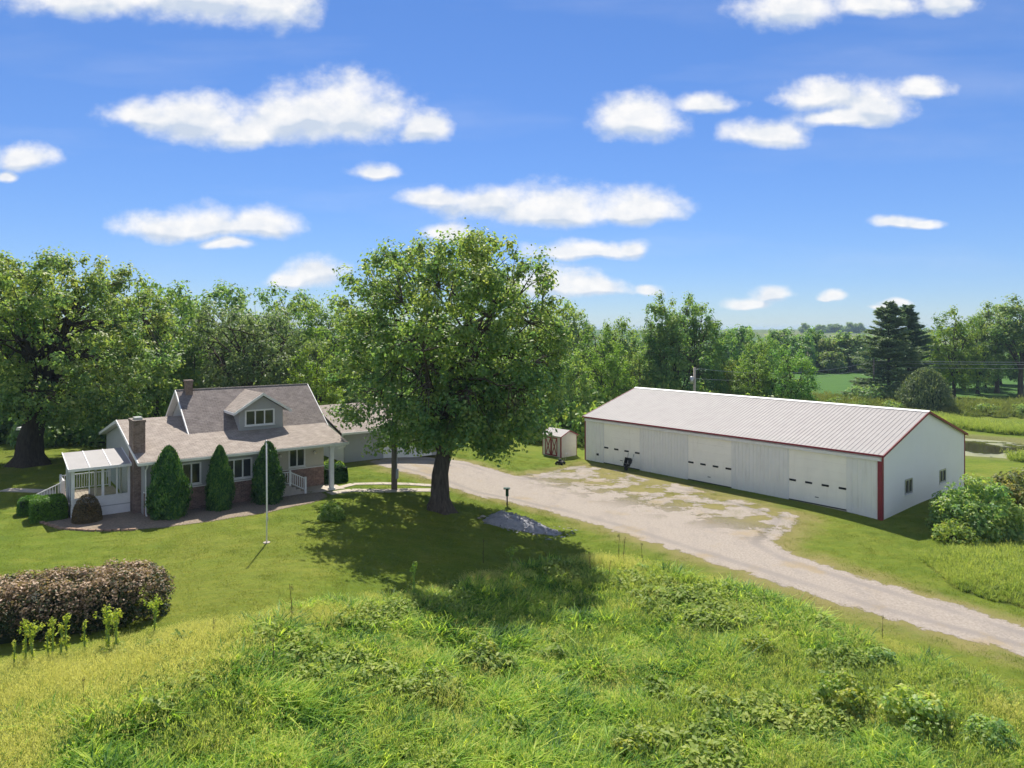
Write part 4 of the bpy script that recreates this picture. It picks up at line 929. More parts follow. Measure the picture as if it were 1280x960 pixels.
wood(PB, 940, 440, 92, 56, 'low yellow-topped tree close behind the barn ridge', R0=4.6)
wood(PA, 988, 434, 90, 62, 'round dark tree with bright top at the edge of the crop field', tint=(.85, 1.05, .85))
for px, tp, Y, w in ((890, 445, 96, 50), (915, 450, 98, 46), (800, 440, 98, 60), (965, 425, 118, 50), (700, 405, 118, 70), (790, 415, 118, 60)):
    wood(PE, px, tp, Y, w, 'leafy green tree in the thicket behind the barn', G_BARN, H0=12, R0=4.4, tint=(rr.uniform(.8, 1.05), rr.uniform(.9, 1.05), rr.uniform(.8, 1)))
# beyond the crop field
for px, tp, Y, w in ((925, 410, 190, 50), (972, 413, 205, 44), (1000, 420, 198, 36), (1018, 412, 205, 34), (1062, 417, 203, 52), (1092, 420, 206, 44), (1036, 424, 200, 30), (1125, 416, 215, 50), (1040, 440, 196, 26)):
    wood(PF, px, tp, Y, w, 'tree in the hedgerow across the green crop field', 'hedgerow across the crop field', H0=12, R0=5.0, tint=(rr.uniform(.75, 1.05), rr.uniform(.9, 1.05), rr.uniform(.85, 1.0)))
for px, tp, Y, w in ((1005, 404, 900, 12), (1026, 406, 920, 16), (1040, 405, 930, 18), (1049, 406, 925, 12), (1062, 403, 900, 14), (1073, 404, 905, 14)):
    wood(PF, px, tp, Y, w, 'hazy far-off tree on the horizon ridge', 'trees on the horizon ridge', H0=12, R0=5.0)
# trees right of the pond
wood(PB, 1192, 384, 130, 66, 'yellow-green tree beside the tall pine', R0=4.6, tint=(1.05, 1.0, .85))
wood(PA, 1222, 392, 136, 56, 'green tree between the yellow-green tree and the bare-trunked one')
wood(PD, 1246, 374, 138, 62, 'tall airy tree with ragged top beyond the pond', H0=18, R0=4.2, tint=(1.05, 1., .9))
wood(PD, 1276, 366, 130, 84, 'tallest airy tree with bare lower trunk beyond the pond', H0=18, R0=4.2, tint=(.95, .95, .9))
wood(PA, 1310, 372, 140, 70, 'broad tree at the end of the row beyond the pond')
for px, tp, Y, w in ((1150, 410, 150, 60), (1180, 430, 142, 50), (1205, 425, 146, 60), (1232, 440, 148, 46), (1250, 420, 155, 60), (1290, 425, 150, 60), (1330, 410, 150, 80)):
    wood(PE, px, tp, Y, w, 'background tree in the grove beyond the pond', 'grove beyond the pond', H0=12, R0=4.4, tint=(.8, .9, .9))

def make_pine(seed, H, R):
    rng = np.random.default_rng(seed); sk = Skel(); sk.limb(np.array([[0, 0, -.2], [.05, 0, H * .5], [0, .05, H * .98]]), .34, .03, 8)
    P, A, Tn = [], [], []
    z = 1.2
    while z < H * .985:
        t = z / H; L = R * (1 - t) ** .75 * (.75 + .4 * rng.uniform()) + .35
        for k in range(rng.integers(4, 7)):
            az = rng.uniform(0, 6.28); ln = L * rng.uniform(.7, 1.1); rise = ln * (rng.uniform(-.12, .15) + .55 * t)
            q = np.array([ln * math.cos(az), ln * math.sin(az), z + rise]); p = np.array([0, 0, z])
            pts = bez(p, (p + q) / 2 + np.array([0, 0, -.05 * ln]), q, 5); sk.limb(pts, .06, .012, 4, rec=False)
            m = int(26 + 46 * ln); s = rng.uniform(.2, 1, m) ** .8; c = pts[0] + (pts[-1] - pts[0]) * s[:, None]
            side = rng.normal(0, .22, (m, 1)) * ln * np.array([[-math.sin(az), math.cos(az), 0]]) * (1.1 - s[:, None] * .6)
            c = c + side + rng.normal(0, .08, (m, 3)); P.append(c); A.append(unit(q - p)[None] + 1.2 * side + .25 * rng.normal(size=(m, 3))); Tn.append(np.clip(.25 + .5 * s + rng.normal(0, .15, m), 0, 1))
        z += rng.uniform(.42, .62) * (1.15 - .5 * t)
    P = np.concatenate(P); A = np.concatenate(A); Tn = np.concatenate(Tn); Nm = unit(np.array([0, 0, 1.]) + .6 * rng.normal(size=P.shape))
    V, F = leaves(rng, P, Nm, .55, .15, along=A); lm = np_mesh('crown', V, F, np.repeat(Tn, 4)); lm.materials.append(M['pine'])
    sm = sk.mesh('trunk'); sm.materials.append(M['bark_dark']); return sm, lm
P1 = make_pine(31, 17.5, 6.0); P2 = make_pine(32, 17.0, 5.2)
place_tree(P1, 'pine_tree', 'tall pine with ragged layered boughs standing above the round cedar', 64.2, 121, 1.15, tint=(1.5, 1.4, 1.25), sz=1.0)
place_tree(P2, 'pine_tree', 'dark blue-green pine behind the layered one, beside the yellow-green tree', 71.5, 128, 1.15, 1.0, tint=(1.05, 1.15, 1.2), sz=1.0)
ced = make_cone(33, 3.4, 6.9, 9000, (.42, .16), 'pine', .62, .34, (.2, .8))
place_cone(ced, 'cedar_tree', 'squat rounded cedar on its own by the mown grass beyond the barn', 63.8, 109.5, 'tree', tint=(1.6, 1.35, 1.0))
low = make_bush(34, 1.6, 1.5, 60, (.35, .6), 120, (.24, .16), 'leaf')
for i, (x, y, s) in enumerate(((59.5, 117, 2.4), (63, 118.5, 2.0))):
    place_bush(low, 'thicket_shrub', 'grey-green shrub growing at the foot of the tall pine', x, y, s, i * 2., 'shrubs under the pine', (.95, .95, 1.25))
for i, (px, Y, s) in enumerate(((672, 76, 1.6), (700, 79, 1.9), (725, 76, 2.0), (752, 78, 1.8), (735, 82, 2.6), (690, 84, 2.4), (775, 84, 1.8))):
    place_bush(low, 'thicket_shrub', 'leafy shrub at the edge of the woods left of the barn', (px - 640) / 887 * Y, Y, s, i * 1.3, 'shrubs at the wood edge by the shed', (1.15, 1.15, .85), sz=s * 1.3)
for i, (px, Y, s) in enumerate(((905, 86, 1.6), (935, 84, 1.7), (965, 82, 1.7), (990, 84, 1.5), (1012, 88, 1.3), (880, 90, 2.0), (840, 92, 2.2))):
    place_bush(low, 'thicket_shrub', 'light green shrub showing above the barn ridge', (px - 640) / 887 * Y, Y, s, i * 1.7, 'shrubs behind the barn ridge', (1.2, 1.15, 1.0), sz=s * 1.5)
for i, (px, Y, s) in enumerate(((60, 62, 1.7), (105, 63, 1.8), (150, 62, 1.6), (15, 64, 1.9), (-25, 63, 2.0), (190, 66, 1.8))):
    place_bush(low, 'thicket_shrub', 'dark shrub at the lawn edge under the woods behind the sunroom', (px - 640) / 887 * Y, Y, s, i * 1.1, 'shrubs under the woods behind the house', (.75, .85, .85), sz=s * 1.25)
for i, (px, Y, s) in enumerate(((455, 74, 1.7), (500, 76, 1.8), (550, 80, 1.9), (600, 82, 1.8), (640, 82, 1.8))):
    place_bush(low, 'thicket_shrub', 'shrub at the wood edge seen under the shade tree boughs', (px - 640) / 887 * Y, Y, s, i * 1.1, 'shrubs behind the shade tree', (.9, .95, .85), sz=s * 1.25)

for i, (x, y, s_) in enumerate(((55, 112, 1.1), (58.5, 109, 1.3), (71, 106.5, 1.2), (76, 104.5, 1.4), (82, 102.5, 1.1), (87, 101, 1.5), (53, 116, 1.2), (93, 100, 1.3))):
    place_bush(low, 'brush_shrub', 'pale green brush shrub in the rough between mown grass and field', x, y, s_, i * 1.9, 'brush in the rough strip', (1.1, 1.05, .9), sz=s_ * .9)
# planting round the house
cn = make_cone(41, 1.0, 3.75, 12000, (.21, .075), 'conifer', .78, .34, (.1, .95), lump=.18)
p = hw(1.35, -.45); place_cone(cn, 'arborvitae', 'largest conical evergreen, next to the brick chimney corner', p[0], p[1], 'evergreen', scale=(.90, .90, 1.0), tint=(1.05, 1.1, .95))
p = hw(3.95, -.45); place_cone(cn, 'arborvitae', 'slimmest conical evergreen, between the two front windows', p[0], p[1], 'evergreen', 2.1, scale=(.64, .64, .94), tint=(1.0, 1.05, .95))
p = hw(6.6, -.5); place_cone(cn, 'arborvitae', 'conical evergreen beside the porch steps, behind the flagpole', p[0], p[1], 'evergreen', 4., scale=(.80, .80, .93), tint=(.8, .85, .85))
def make_box(seed, sx, sy, sz, n, leaf, mat, rnd=4.):
    rng = np.random.default_rng(seed); d = rdir(rng, n); d[:, 2] = np.abs(d[:, 2]) * 1.1 - .1
    k = (np.abs(d[:, 0] / sx) ** rnd + np.abs(d[:, 1] / sy) ** rnd + np.abs(d[:, 2] / sz) ** rnd) ** (-1 / rnd)
    P = d * (k * (1 - .12 * rng.uniform(0, 1, n) ** 2))[:, None]; P[:, 2] = np.clip(P[:, 2], .02, None)
    Nm = unit(d + .7 * rng.normal(size=P.shape) + [0, 0, .2]); V, F = leaves(rng, P, Nm, leaf[0], leaf[1])
    lm = np_mesh('foliage', V, F, np.repeat(rng.uniform(.15, .9, n), 4)); lm.materials.append(M[mat])
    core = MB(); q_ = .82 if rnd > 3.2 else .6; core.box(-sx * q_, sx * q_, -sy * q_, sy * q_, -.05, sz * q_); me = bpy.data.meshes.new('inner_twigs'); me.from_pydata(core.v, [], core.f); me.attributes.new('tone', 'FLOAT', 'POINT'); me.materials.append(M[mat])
    sk = Skel(); sk.limb(np.array([[0, 0, -.1], [0, 0, sz * .3], [0, 0, sz * .6]]), .06, .03, 6); sm = sk.mesh('stem'); sm.materials.append(M['bark_dark'])
    return sm, lm, me
def place_box(ms, name, label, p, rz, tint=(1, 1, 1), scale=1.):
    t = thing(name, label, 'shrub', (p[0], p[1], T(p[0], p[1]) - .02), rz, None, scale)
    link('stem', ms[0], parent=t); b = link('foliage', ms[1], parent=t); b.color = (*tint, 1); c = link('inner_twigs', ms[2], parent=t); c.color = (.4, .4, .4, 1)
place_box(make_box(51, .82, .82, 1.15, 9000, (.10, .07), 'boxwood', 8.), 'boxwood', 'squared bright green boxwood at the corner of the sunroom', hw(-3.75, 3.1), HA, (1, 1, .8))
place_box(make_box(52, .62, .62, .95, 5000, (.10, .07), 'boxwood'), 'boxwood', 'smaller clipped boxwood behind the squared bright one by the deck stair', hw(-4.4, 4.9), HA, (.8, .9, .8))
place_box(make_box(53, .68, .68, 1.42, 8000, (.08, .055), 'brown_shrub', 2.1), 'clipped_shrub', 'egg-shaped brownish clipped shrub in front of the sunroom', hw(-2.2, 1.25), HA)
place_box(make_box(54, .85, .62, 1.15, 6000, (.10, .07), 'conifer', 3.5), 'clipped_hedge', 'dark rounded hedge block beside the porch post', hw(11.95, 2.55), HA, (1.1, 1.1, 1))
pb = make_bush(55, .55, .95, 50, (.14, .26), 1200, (.14, .085), 'leaf_yellow', bump_amp=.3)
place_bush(pb, 'leafy_bush', 'single light green bush on the lawn in front of the porch', -9.55, 37.5)
lb = make_bush(56, .5, .8, 26, (.16, .26), 900, (.13, .08), 'leaf_yellow')
p = hw(12.3, 3.6); place_bush(lb, 'leafy_bush', 'pale bush growing behind the dark hedge block by the porch', p[0], p[1], 1.5)
# bronze hedge
def build_hedge():
    rng = np.random.default_rng(61); a = np.array([-13.35, 25.2]); b = np.array([-23.5, 20.9]); n = 1500; hw_, hh = 1.62, 1.62
    t = rng.uniform(-.09, 1, n); th = rng.uniform(-.05, np.pi + .05, n); ax = unit((b - a)[None])[0]; nr = np.array([-ax[1], ax[0]]); Lh = np.linalg.norm(b - a)
    endr = np.sqrt(np.clip(1 - np.clip((.035 - t) / .13, 0, 1) ** 2, .02, 1))
    pw = .62; cx = np.sign(np.cos(th)) * np.abs(np.cos(th)) ** pw; cz = np.abs(np.sin(th)) ** pw
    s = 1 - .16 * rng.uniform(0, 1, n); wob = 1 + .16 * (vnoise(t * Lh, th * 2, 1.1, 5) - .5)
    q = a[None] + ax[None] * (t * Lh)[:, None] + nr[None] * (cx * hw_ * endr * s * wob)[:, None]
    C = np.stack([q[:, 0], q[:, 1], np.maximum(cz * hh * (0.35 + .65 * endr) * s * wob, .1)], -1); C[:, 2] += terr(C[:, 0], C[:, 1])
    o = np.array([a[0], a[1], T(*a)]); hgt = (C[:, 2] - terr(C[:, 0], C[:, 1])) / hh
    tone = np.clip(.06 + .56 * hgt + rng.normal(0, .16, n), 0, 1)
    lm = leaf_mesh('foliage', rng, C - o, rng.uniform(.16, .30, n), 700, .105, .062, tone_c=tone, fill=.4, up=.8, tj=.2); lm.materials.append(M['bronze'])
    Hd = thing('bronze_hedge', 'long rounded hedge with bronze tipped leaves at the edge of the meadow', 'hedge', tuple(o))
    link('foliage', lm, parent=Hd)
    # dense inner branches
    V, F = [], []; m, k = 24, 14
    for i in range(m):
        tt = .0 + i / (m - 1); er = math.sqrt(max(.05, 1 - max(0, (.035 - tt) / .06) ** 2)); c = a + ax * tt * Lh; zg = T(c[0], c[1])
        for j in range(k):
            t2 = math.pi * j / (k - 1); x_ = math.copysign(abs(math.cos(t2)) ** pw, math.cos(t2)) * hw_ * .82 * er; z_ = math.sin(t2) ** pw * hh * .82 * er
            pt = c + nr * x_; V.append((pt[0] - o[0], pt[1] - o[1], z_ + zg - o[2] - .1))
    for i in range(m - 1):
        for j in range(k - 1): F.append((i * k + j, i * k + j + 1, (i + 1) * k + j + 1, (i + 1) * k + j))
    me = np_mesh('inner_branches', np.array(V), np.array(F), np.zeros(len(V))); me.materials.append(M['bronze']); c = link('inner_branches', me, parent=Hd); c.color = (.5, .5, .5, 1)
build_hedge()
# shrubs by the barn and in the meadow
rb = make_bush(71, 1.9, 2.6, 120, (.32, .6), 330, (.20, .12), 'leaf', bump_amp=.35)
place_bush(rb, 'leafy_shrub', 'large pale green shrub against the gable end of the barn', 28.7, 43.9, 1.2, .5, tint=(1.15, 1.15, 1.0))
place_bush(low, 'leafy_shrub', 'low yellowish shrub at the foot of the large one by the barn', 26.3, 42.0, .8, 1., tint=(1.3, 1.15, .8))
place_bush(rb, 'leafy_shrub', 'purplish brown shrub beside the large pale one by the barn', 33.2, 46.0, 1.15, 2.6, tint=(1.05, .78, .85))
wb = make_bush(72, .75, .95, 60, (.16, .28), 700, (.14, .095), 'leaf', bump_amp=.3)
for (x, y, s, tn, lb_) in ((10.35, 22.3, 1.15, (1.35, 1.15, .75), 'dark round weed bush standing in the tall meadow grass'), (12.2, 21.3, 1.2, (1.7, 1.45, 1.2), 'broad grey-green weed bush next to the dark round one in the meadow'),
                           (13.7, 20.4, .9, (1.2, 1.2, 1.15), 'pale weed clump beyond the broad grey-green weed bush in the meadow'), (9.0, 26.0, .8, (1.35, 1.15, .75), 'small dark weed bush among bright meadow grass'),
                           (13.0, 25.0, .75, (1.25, 1.2, 1.2), 'whitish green weed clump near the mown verge'), (6.4, 34.8, .55, (1.5, 1.45, 1.5), 'white flowered weed clump at the top edge of the meadow'),
                           (3.3, 19.6, .9, (1.35, 1.15, .75), 'dark weed clump in the middle of the lush meadow grass'), (-1.0, 24.6, .8, (1.35, 1.15, .75), 'low dark green weed clump in the meadow below the shade tree')):
    place_bush(wb, 'weed_bush', lb_, x, y, s, x, None, tn, 'weed')

# ------------------------------------------------------------------ grasses and weeds (uncountable: one object per kind)
def grass_mat(name, stops, trans=.45, s1=.35, s2=2.2, tip=None):
    m, nt, bs, out = new_mat(name); p = wpos(nt)
    n = nmath(nt, 'ADD', nmath(nt, 'MULTIPLY', tnoise(nt, p, s1, 4, .6), .62), nmath(nt, 'MULTIPLY', tnoise(nt, p, s2, 3), .38))
    n = nmath(nt, 'ADD', n, nmath(nt, 'MULTIPLY_ADD', attr(nt, 'tone'), .36, -.18))
    c = ramp(nt, n, stops)
    nt.links.new(c, bs.inputs['Base Color']); bs.inputs['Roughness'].default_value = .5; bs.inputs['Specular IOR Level'].default_value = .14
    tr = nt.nodes.new('ShaderNodeBsdfTranslucent'); nt.links.new(mixc(nt, 1.0, c, (1.3, 1.3, .7), 'MULTIPLY'), tr.inputs[0])
    ms = nt.nodes.new('ShaderNodeMixShader'); ms.inputs[0].default_value = trans
    nt.links.new(bs.outputs[0], ms.inputs[1]); nt.links.new(tr.outputs[0], ms.inputs[2]); nt.links.new(ms.outputs[0], out.inputs[0]); return m
def blade_clump(seed, n, rad, hgt, wid, bend=.5, lean=.35, heads=0, head=.05, seg=3):
    rng = np.random.default_rng(seed); V, F, Tn = [], [], []; b = 0
    for i in range(n):
        a = rng.uniform(0, 6.28); r = rad * math.sqrt(rng.uniform()); x, y = r * math.cos(a), r * math.sin(a)
        h = rng.uniform(*hgt); w = wid * rng.uniform(.7, 1.3); d = rng.uniform(0, 6.28); ln = rng.uniform(.1, 1) * lean; bd = rng.uniform(.2, 1) * bend; tn = rng.uniform()
        dx, dy = math.cos(d), math.sin(d); sx, sy = -dy * w / 2, dx * w / 2
        for k in range(seg + 1):
            t = k / seg; o = h * (ln * t + bd * t * t); z = h * (t - .55 * bd * t * t); ww = (1 - t ** 1.6) if k < seg else 0
            cx, cy = x + dx * o, y + dy * o
            if k < seg: V += [(cx - sx * ww, cy - sy * ww, z), (cx + sx * ww, cy + sy * ww, z)]; Tn += [tn, tn]
            else: V.append((cx, cy, z)); Tn.append(tn)
        for k in range(seg - 1): F += [(b + 2 * k, b + 2 * k + 1, b + 2 * k + 3), (b + 2 * k, b + 2 * k + 3, b + 2 * k + 2)]
        F.append((b + 2 * seg - 2, b + 2 * seg - 1, b + 2 * seg)); b += 2 * seg + 1
        if i < heads:       # loose seed head
            for q in range(7):
                s = head * rng.uniform(.6, 1.2); px, py, pz = cx + rng.normal(0, head), cy + rng.normal(0, head), z + rng.uniform(-.28, .06) * h * .8
                u = rng.uniform(0, 6.28); V += [(px, py, pz - s), (px + s * .5 * math.cos(u), py + s * .5 * math.sin(u), pz), (px, py, pz + s)]; Tn += [1., 1., 1.]; F.append((b, b + 1, b + 2)); b += 3
    return np_mesh('clump', np.array(V), np.array(F), np.array(Tn))
def scatter(name, x, y, clumps, mat, label, cat, smin=.7, smax=1.25, seed=0, tilt=.12, scale_mul=None, sink=.02):
    rng = np.random.default_rng(seed); n = len(x); z = terr(x, y) - sink
    me = bpy.data.meshes.new(name); me.vertices.add(n); me.vertices.foreach_set('co', np.stack([x, y, z], -1).astype(np.float32).ravel())
    rot = np.stack([rng.normal(0, tilt, n), rng.normal(0, tilt, n), rng.uniform(0, 6.28, n)], -1).astype(np.float32)
    me.attributes.new('rot', 'FLOAT_VECTOR', 'POINT').data.foreach_set('vector', rot.ravel())
    scl = rng.uniform(smin, smax, n) * (1 if scale_mul is None else scale_mul)
    me.attributes.new('scl', 'FLOAT', 'POINT').data.foreach_set('value', scl.astype(np.float32))
    me.attributes.new('pick', 'INT', 'POINT').data.foreach_set('value', rng.integers(0, len(clumps), n).astype(np.int32))
    col = bpy.data.collections.new(name + '_clumps')
    for i, c in enumerate(clumps):
        if len(c.materials) == 0: c.materials.append(mat)
        col.objects.link(bpy.data.objects.new('%s_clump_%d' % (name, i), c))
    ob = link(name, me); kind(ob, 'stuff'); tag(ob, label, cat)
    ng = bpy.data.node_groups.new(name, 'GeometryNodeTree')
    ng.interface.new_socket('Geometry', in_out='INPUT', socket_type='NodeSocketGeometry'); ng.interface.new_socket('Geometry', in_out='OUTPUT', socket_type='NodeSocketGeometry')
    N = ng.nodes.new; gi, go = N('NodeGroupInput'), N('NodeGroupOutput'); ip = N('GeometryNodeInstanceOnPoints'); ci = N('GeometryNodeCollectionInfo')
    ci.inputs['Collection'].default_value = col; ci.inputs['Separate Children'].default_value = True; ci.inputs['Reset Children'].default_value = True
    def na(nm, t): q = N('GeometryNodeInputNamedAttribute'); q.data_type = t; q.inputs['Name'].default_value = nm; return q.outputs['Attribute']
    ng.links.new(gi.outputs[0], ip.inputs['Points']); ng.links.new(ci.outputs[0], ip.inputs['Instance']); ip.inputs['Pick Instance'].default_value = True
    ng.links.new(na('pick', 'INT'), ip.inputs['Instance Index']); ng.links.new(na('rot', 'FLOAT_VECTOR'), ip.inputs['Rotation']); ng.links.new(na('scl', 'FLOAT'), ip.inputs['Scale'])
    ng.links.new(ip.outputs[0], go.inputs[0]); mod = ob.modifiers.new('scatter', 'NODES'); mod.node_group = ng
    return ob
def pts_in(P, dens, bbox, seed, inner=0., jitter=0., cond=None):
    rng = np.random.default_rng(seed); n = int((bbox[1] - bbox[0]) * (bbox[3] - bbox[2]) * dens)
    x = rng.uniform(bbox[0], bbox[1], n); y = rng.uniform(bbox[2], bbox[3], n); sd = poly_sd(P, x, y)
    k = sd + jitter * (fbm(x, y, 2.5, seed) - .5) > inner
    # only what can be seen: inside the field of view with a margin of two metres
    k &= np.abs(x) < y * .735 + 4.5
    if cond is not None: k &= cond(x, y, sd)
    return x[k], y[k], sd[k]
M['brush'] = grass_mat('field_brush', [(.30, (.075, .12, .035)), (.50, (.145, .20, .055)), (.72, (.24, .275, .09))], trans=.4)
M['lush'] = grass_mat('lush_grass', [(.31, (.050, .135, .035)), (.42, (.145, .30, .055)), (.54, (.31, .48, .068)), (.67, (.50, .59, .12))], trans=.52, s1=.55, s2=3.5)
M['pale'] = grass_mat('seeding_grass', [(.34, (.19, .27, .07)), (.48, (.38, .44, .125)), (.64, (.56, .55, .22))], trans=.5, s1=.5)
M['weed'] = grass_mat('pale_weed', [(.30, (.13, .215, .050)), (.50, (.27, .36, .085)), (.72, (.43, .49, .135))], trans=.48)
M['lawn'] = grass_mat('lawn_grass', [(.30, (.075, .135, .013)), (.46, (.135, .195, .019)), (.58, (.19, .222, .029)), (.72, (.26, .25, .055))], trans=.35, s1=.10, s2=.8)
lush = [blade_clump(100 + i, 26, .24, (.22, .62), .054, 1.2, .7) for i in range(6)]
pale = [blade_clump(120 + i, 60, .34, (.25, .62), .011, .6, .5, 34, .024) for i in range(5)]
weed = [blade_clump(140 + i, 30, .30, (.4, .95), .045, .6, .5, 10, .05) for i in range(5)]
lawn = [blade_clump(160 + i, 70, .42, (.03, .075), .012, .6, .6, seg=2) for i in range(4)]
LUSH = [(-14, 13), (-10.5, 16.1), (-7.2, 19.6), (-6.6, 22.1), (-5.7, 24.1), (-4.4, 27.6), (-1.6, 31.0), (1.6, 34.0), (4.2, 35.8), (7.8, 33.4), (10.6, 30), (12.8, 27.2), (13.6, 24.8), (14.2, 22.6), (14.9, 19), (20, 12), (0, 8)]
def lushk(x, y): return np.clip((poly_sd(LUSH, x, y) + 5.0 * (fbm(x, y, 4.5, 31) - .42) - 2.0 * (fbm(x, y, 2.2, 52) > .70) + 1.0) / 1.6 + .5, 0, 1)
def lush_c(x, y, sd): return RNG.uniform(0, 1, len(x)) < lushk(x, y) * (1 - .7 * (fbm(x, y, 1.1, 71) > .66))
def pale_c(x, y, sd): return RNG.uniform(0, 1, len(x)) < 1 - .96 * lushk(x, y)
bb = (-26, 30, 13.2, 39)
x, y, sd = pts_in(MEADOW, 40, bb, 1, .1, 1.2, lush_c); scatter('meadow_grass', x, y, lush, M['lush'], 'lush bright green tall grass filling the middle of the meadow', 'grass', seed=2, scale_mul=(.35 + 1.25 * fbm(x, y, 1.3, 17)))
x, y, sd = pts_in(MEADOW, 30, bb, 3, -.1, 1.6, pale_c); scatter('seeding_grass', x, y, pale, M['pale'], 'pale feathery seeding grass along the upper edge of the meadow', 'grass', seed=4, scale_mul=np.clip(.5 + .3 * sd, .45, 1.15) * (.7 + .6 * fbm(x, y, 3, 8)))
def broad_clump(seed, n=70, rad=.32, h=.5):
    rng = np.random.default_rng(seed); d = rdir(rng, n); d[:, 2] = np.abs(d[:, 2]); P = d * rng.uniform(.5, 1, (n, 1)) * np.array([rad, rad, h]); P[:, 2] += .08
    Nm = unit(.6 * d + np.array([0, 0, .8]) + .45 * rng.normal(size=(n, 3))); V, F = leaves(rng, P, Nm, .15, .085, droop=.3)
    return np_mesh('clump', V, F, np.repeat(rng.uniform(0, 1, n), 4))
broad = [broad_clump(190 + i) for i in range(4)]
x, y, sd = pts_in(MEADOW, 11, bb, 25, .6, 1.0, lambda x, y, sd: (fbm(x, y, 2.4, 64) + .008 * x > .57) & (RNG.uniform(0, 1, len(x)) < .3 + .7 * lushk(x, y))); scatter('broadleaf_weeds', x, y, broad, M['weed'], 'broad-leaved green weeds growing among the meadow grass', 'weeds', seed=26, scale_mul=.6 + .8 * fbm(x, y, 2, 3))
x, y, sd = pts_in(MEADOW, 9, bb, 5, .5, 1.0, lambda x, y, sd: fbm(x, y, 2.6, 44) + .010 * x > .60); scatter('meadow_weeds', x, y, weed, M['weed'], 'grey-green leafy weeds mixed into the meadow grass', 'weeds', seed=6, scale_mul=.8)
x, y, sd = pts_in(PATCH, 26, (18, 46, 26, 44), 7, 0, 1.0); scatter('weed_patch', x, y, weed + pale[:2], M['weed'], 'patch of tall pale weeds on the lawn by the barn shrubs', 'weeds', seed=8, scale_mul=np.clip(.5 + .25 * sd, .4, 1.0))
ROUGH = [(50, 110), (58, 106.5), (66, 104.5), (80, 101), (110, 96), (130, 120), (110, 128), (88, 122), (76, 117), (66, 122), (52, 130), (46, 128)]
big_weed = [blade_clump(180 + i, 46, .8, (.8, 1.7), .16, .6, .6, 16, .16) for i in range(4)]
x, y, sd = pts_in(ROUGH, 1.3, (45, 130, 95, 132), 9, 0, 3); scatter('rough_weeds', x, y, big_weed, M['brush'], 'tall weeds and brush between the mown grass and the crop field', 'weeds', seed=10, scale_mul=np.clip(.5 + .12 * sd, .5, 1.2))
rng = np.random.default_rng(77); xx = rng.uniform(40, 76, 14000); yy = rng.uniform(64, 108, 14000)
def near_line(x, y, P, w):
    d = np.full(x.shape, 1e9)
    for (x0, y0), (x1, y1) in zip(P[:-1], P[1:]):
        t = np.clip(((x - x0) * (x1 - x0) + (y - y0) * (y1 - y0)) / ((x1 - x0) ** 2 + (y1 - y0) ** 2), 0, 1); d = np.minimum(d, np.hypot(x - x0 - t * (x1 - x0), y - y0 - t * (y1 - y0)))
    return d < w * (.5 + fbm(x, y, 3, 6))
k = near_line(xx, yy, [(59, 103), (59.5, 96), (61, 90), (64, 87), (75, 84)], 2.4) | near_line(xx, yy, [(50, 69.6), (55, 72.6), (60, 76), (70, 79.5)], 1.2)
scatter('pond_reeds', xx[k], yy[k], weed, M['lush'], 'green reeds and rushes on the banks of the pond', 'reeds', seed=12, scale_mul=1.25)
LAWN = [(-60, 21), (-13, 22.5), (-8, 26.4), (-4, 29.4), (4.3, 38), (9.3, 34.2), (13.8, 27.8), (18, 21), (40, 15), (60, 50), (40, 62), (10, 70), (-60, 66)]
x, y, sd = pts_in(LAWN, 7.5, (-45, 42, 20, 66), 13, 0, 0, lambda x, y, sd: ((poly_sd(DRIVE, x, y) < .5 - 1.8 * fbm(x, y, 1.5, 3)) | ((.64 * x + .55 * y > 30.5 + 5 * RNG.uniform(0, 1, len(x))) & (fbm(x, y, 1.6, 13) > .46))) & (poly_sd(MEADOW, x, y) < .5) & (poly_sd(BED, x, y) < 0))
def clear_of_buildings(x, y):
    c, s = math.cos(HA), math.sin(HA); u = (x - HX) * c + (y - HY) * s; v = -(x - HX) * s + (y - HY) * c
    a = (u > -3.2) & (u < 11.8) & (v > .2) & (v < 14); a |= (u > 15) & (u < 24.2) & (v > 8) & (v < 18)
    c, s = math.cos(BA), math.sin(BA); p = (x - 23.6) * c + (y - 45.3) * s; q = -(x - 23.6) * s + (y - 45.3) * c
    return ~(a | ((p > 0) & (p < BW) & (q > 0) & (q < BL)))
k = clear_of_buildings(x, y); scatter('lawn_grass', x[k], y[k], lawn, M['lawn'], 'short mown lawn grass around the house and barn', 'grass', seed=14, tilt=.03)

# single tall weeds
def make_mullein(seed, h, heads, wide):
    rng = np.random.default_rng(seed); sk = Skel(); top = np.array([rng.normal(0, .05), rng.normal(0, .05), h])
    sk.limb(bez(np.array([0, 0, -.05]), np.array([0, 0, h * .5]), top, 6), .036, .016, 6)
    C = np.stack([rng.normal(0, wide * .5, heads), rng.normal(0, wide * .5, heads), h - np.abs(rng.normal(0, .22, heads)) * h * .5], -1)
    for p in C: sk.limb(bez(np.array([0, 0, p[2] - .18]), np.array([p[0] * .7, p[1] * .7, p[2] - .1]), p, 3), .008, .004, 4)
    L = np.concatenate([C, np.stack([rng.normal(0, .03, 14), rng.normal(0, .03, 14), rng.uniform(.05, h * .9, 14)], -1)])
    lm = leaf_mesh('leaves', rng, L, np.concatenate([np.full(heads, .055), np.full(14, .045)]), 3600, .075, .028, flat=1.6, tone_c=rng.uniform(.5, 1, len(L)))
    lm.materials.append(M['leaf_yellow']); sm = sk.mesh('stalk'); sm.materials.append(M['weedstalk']); return sm, lm
M['weedstalk'] = surf('green_stalk', (.20, .30, .07), (.15, .24, .05), 6, .6)
M['drystalk'] = surf('dry_stalk', (.10, .075, .04), (.06, .05, .03), 6, .8)
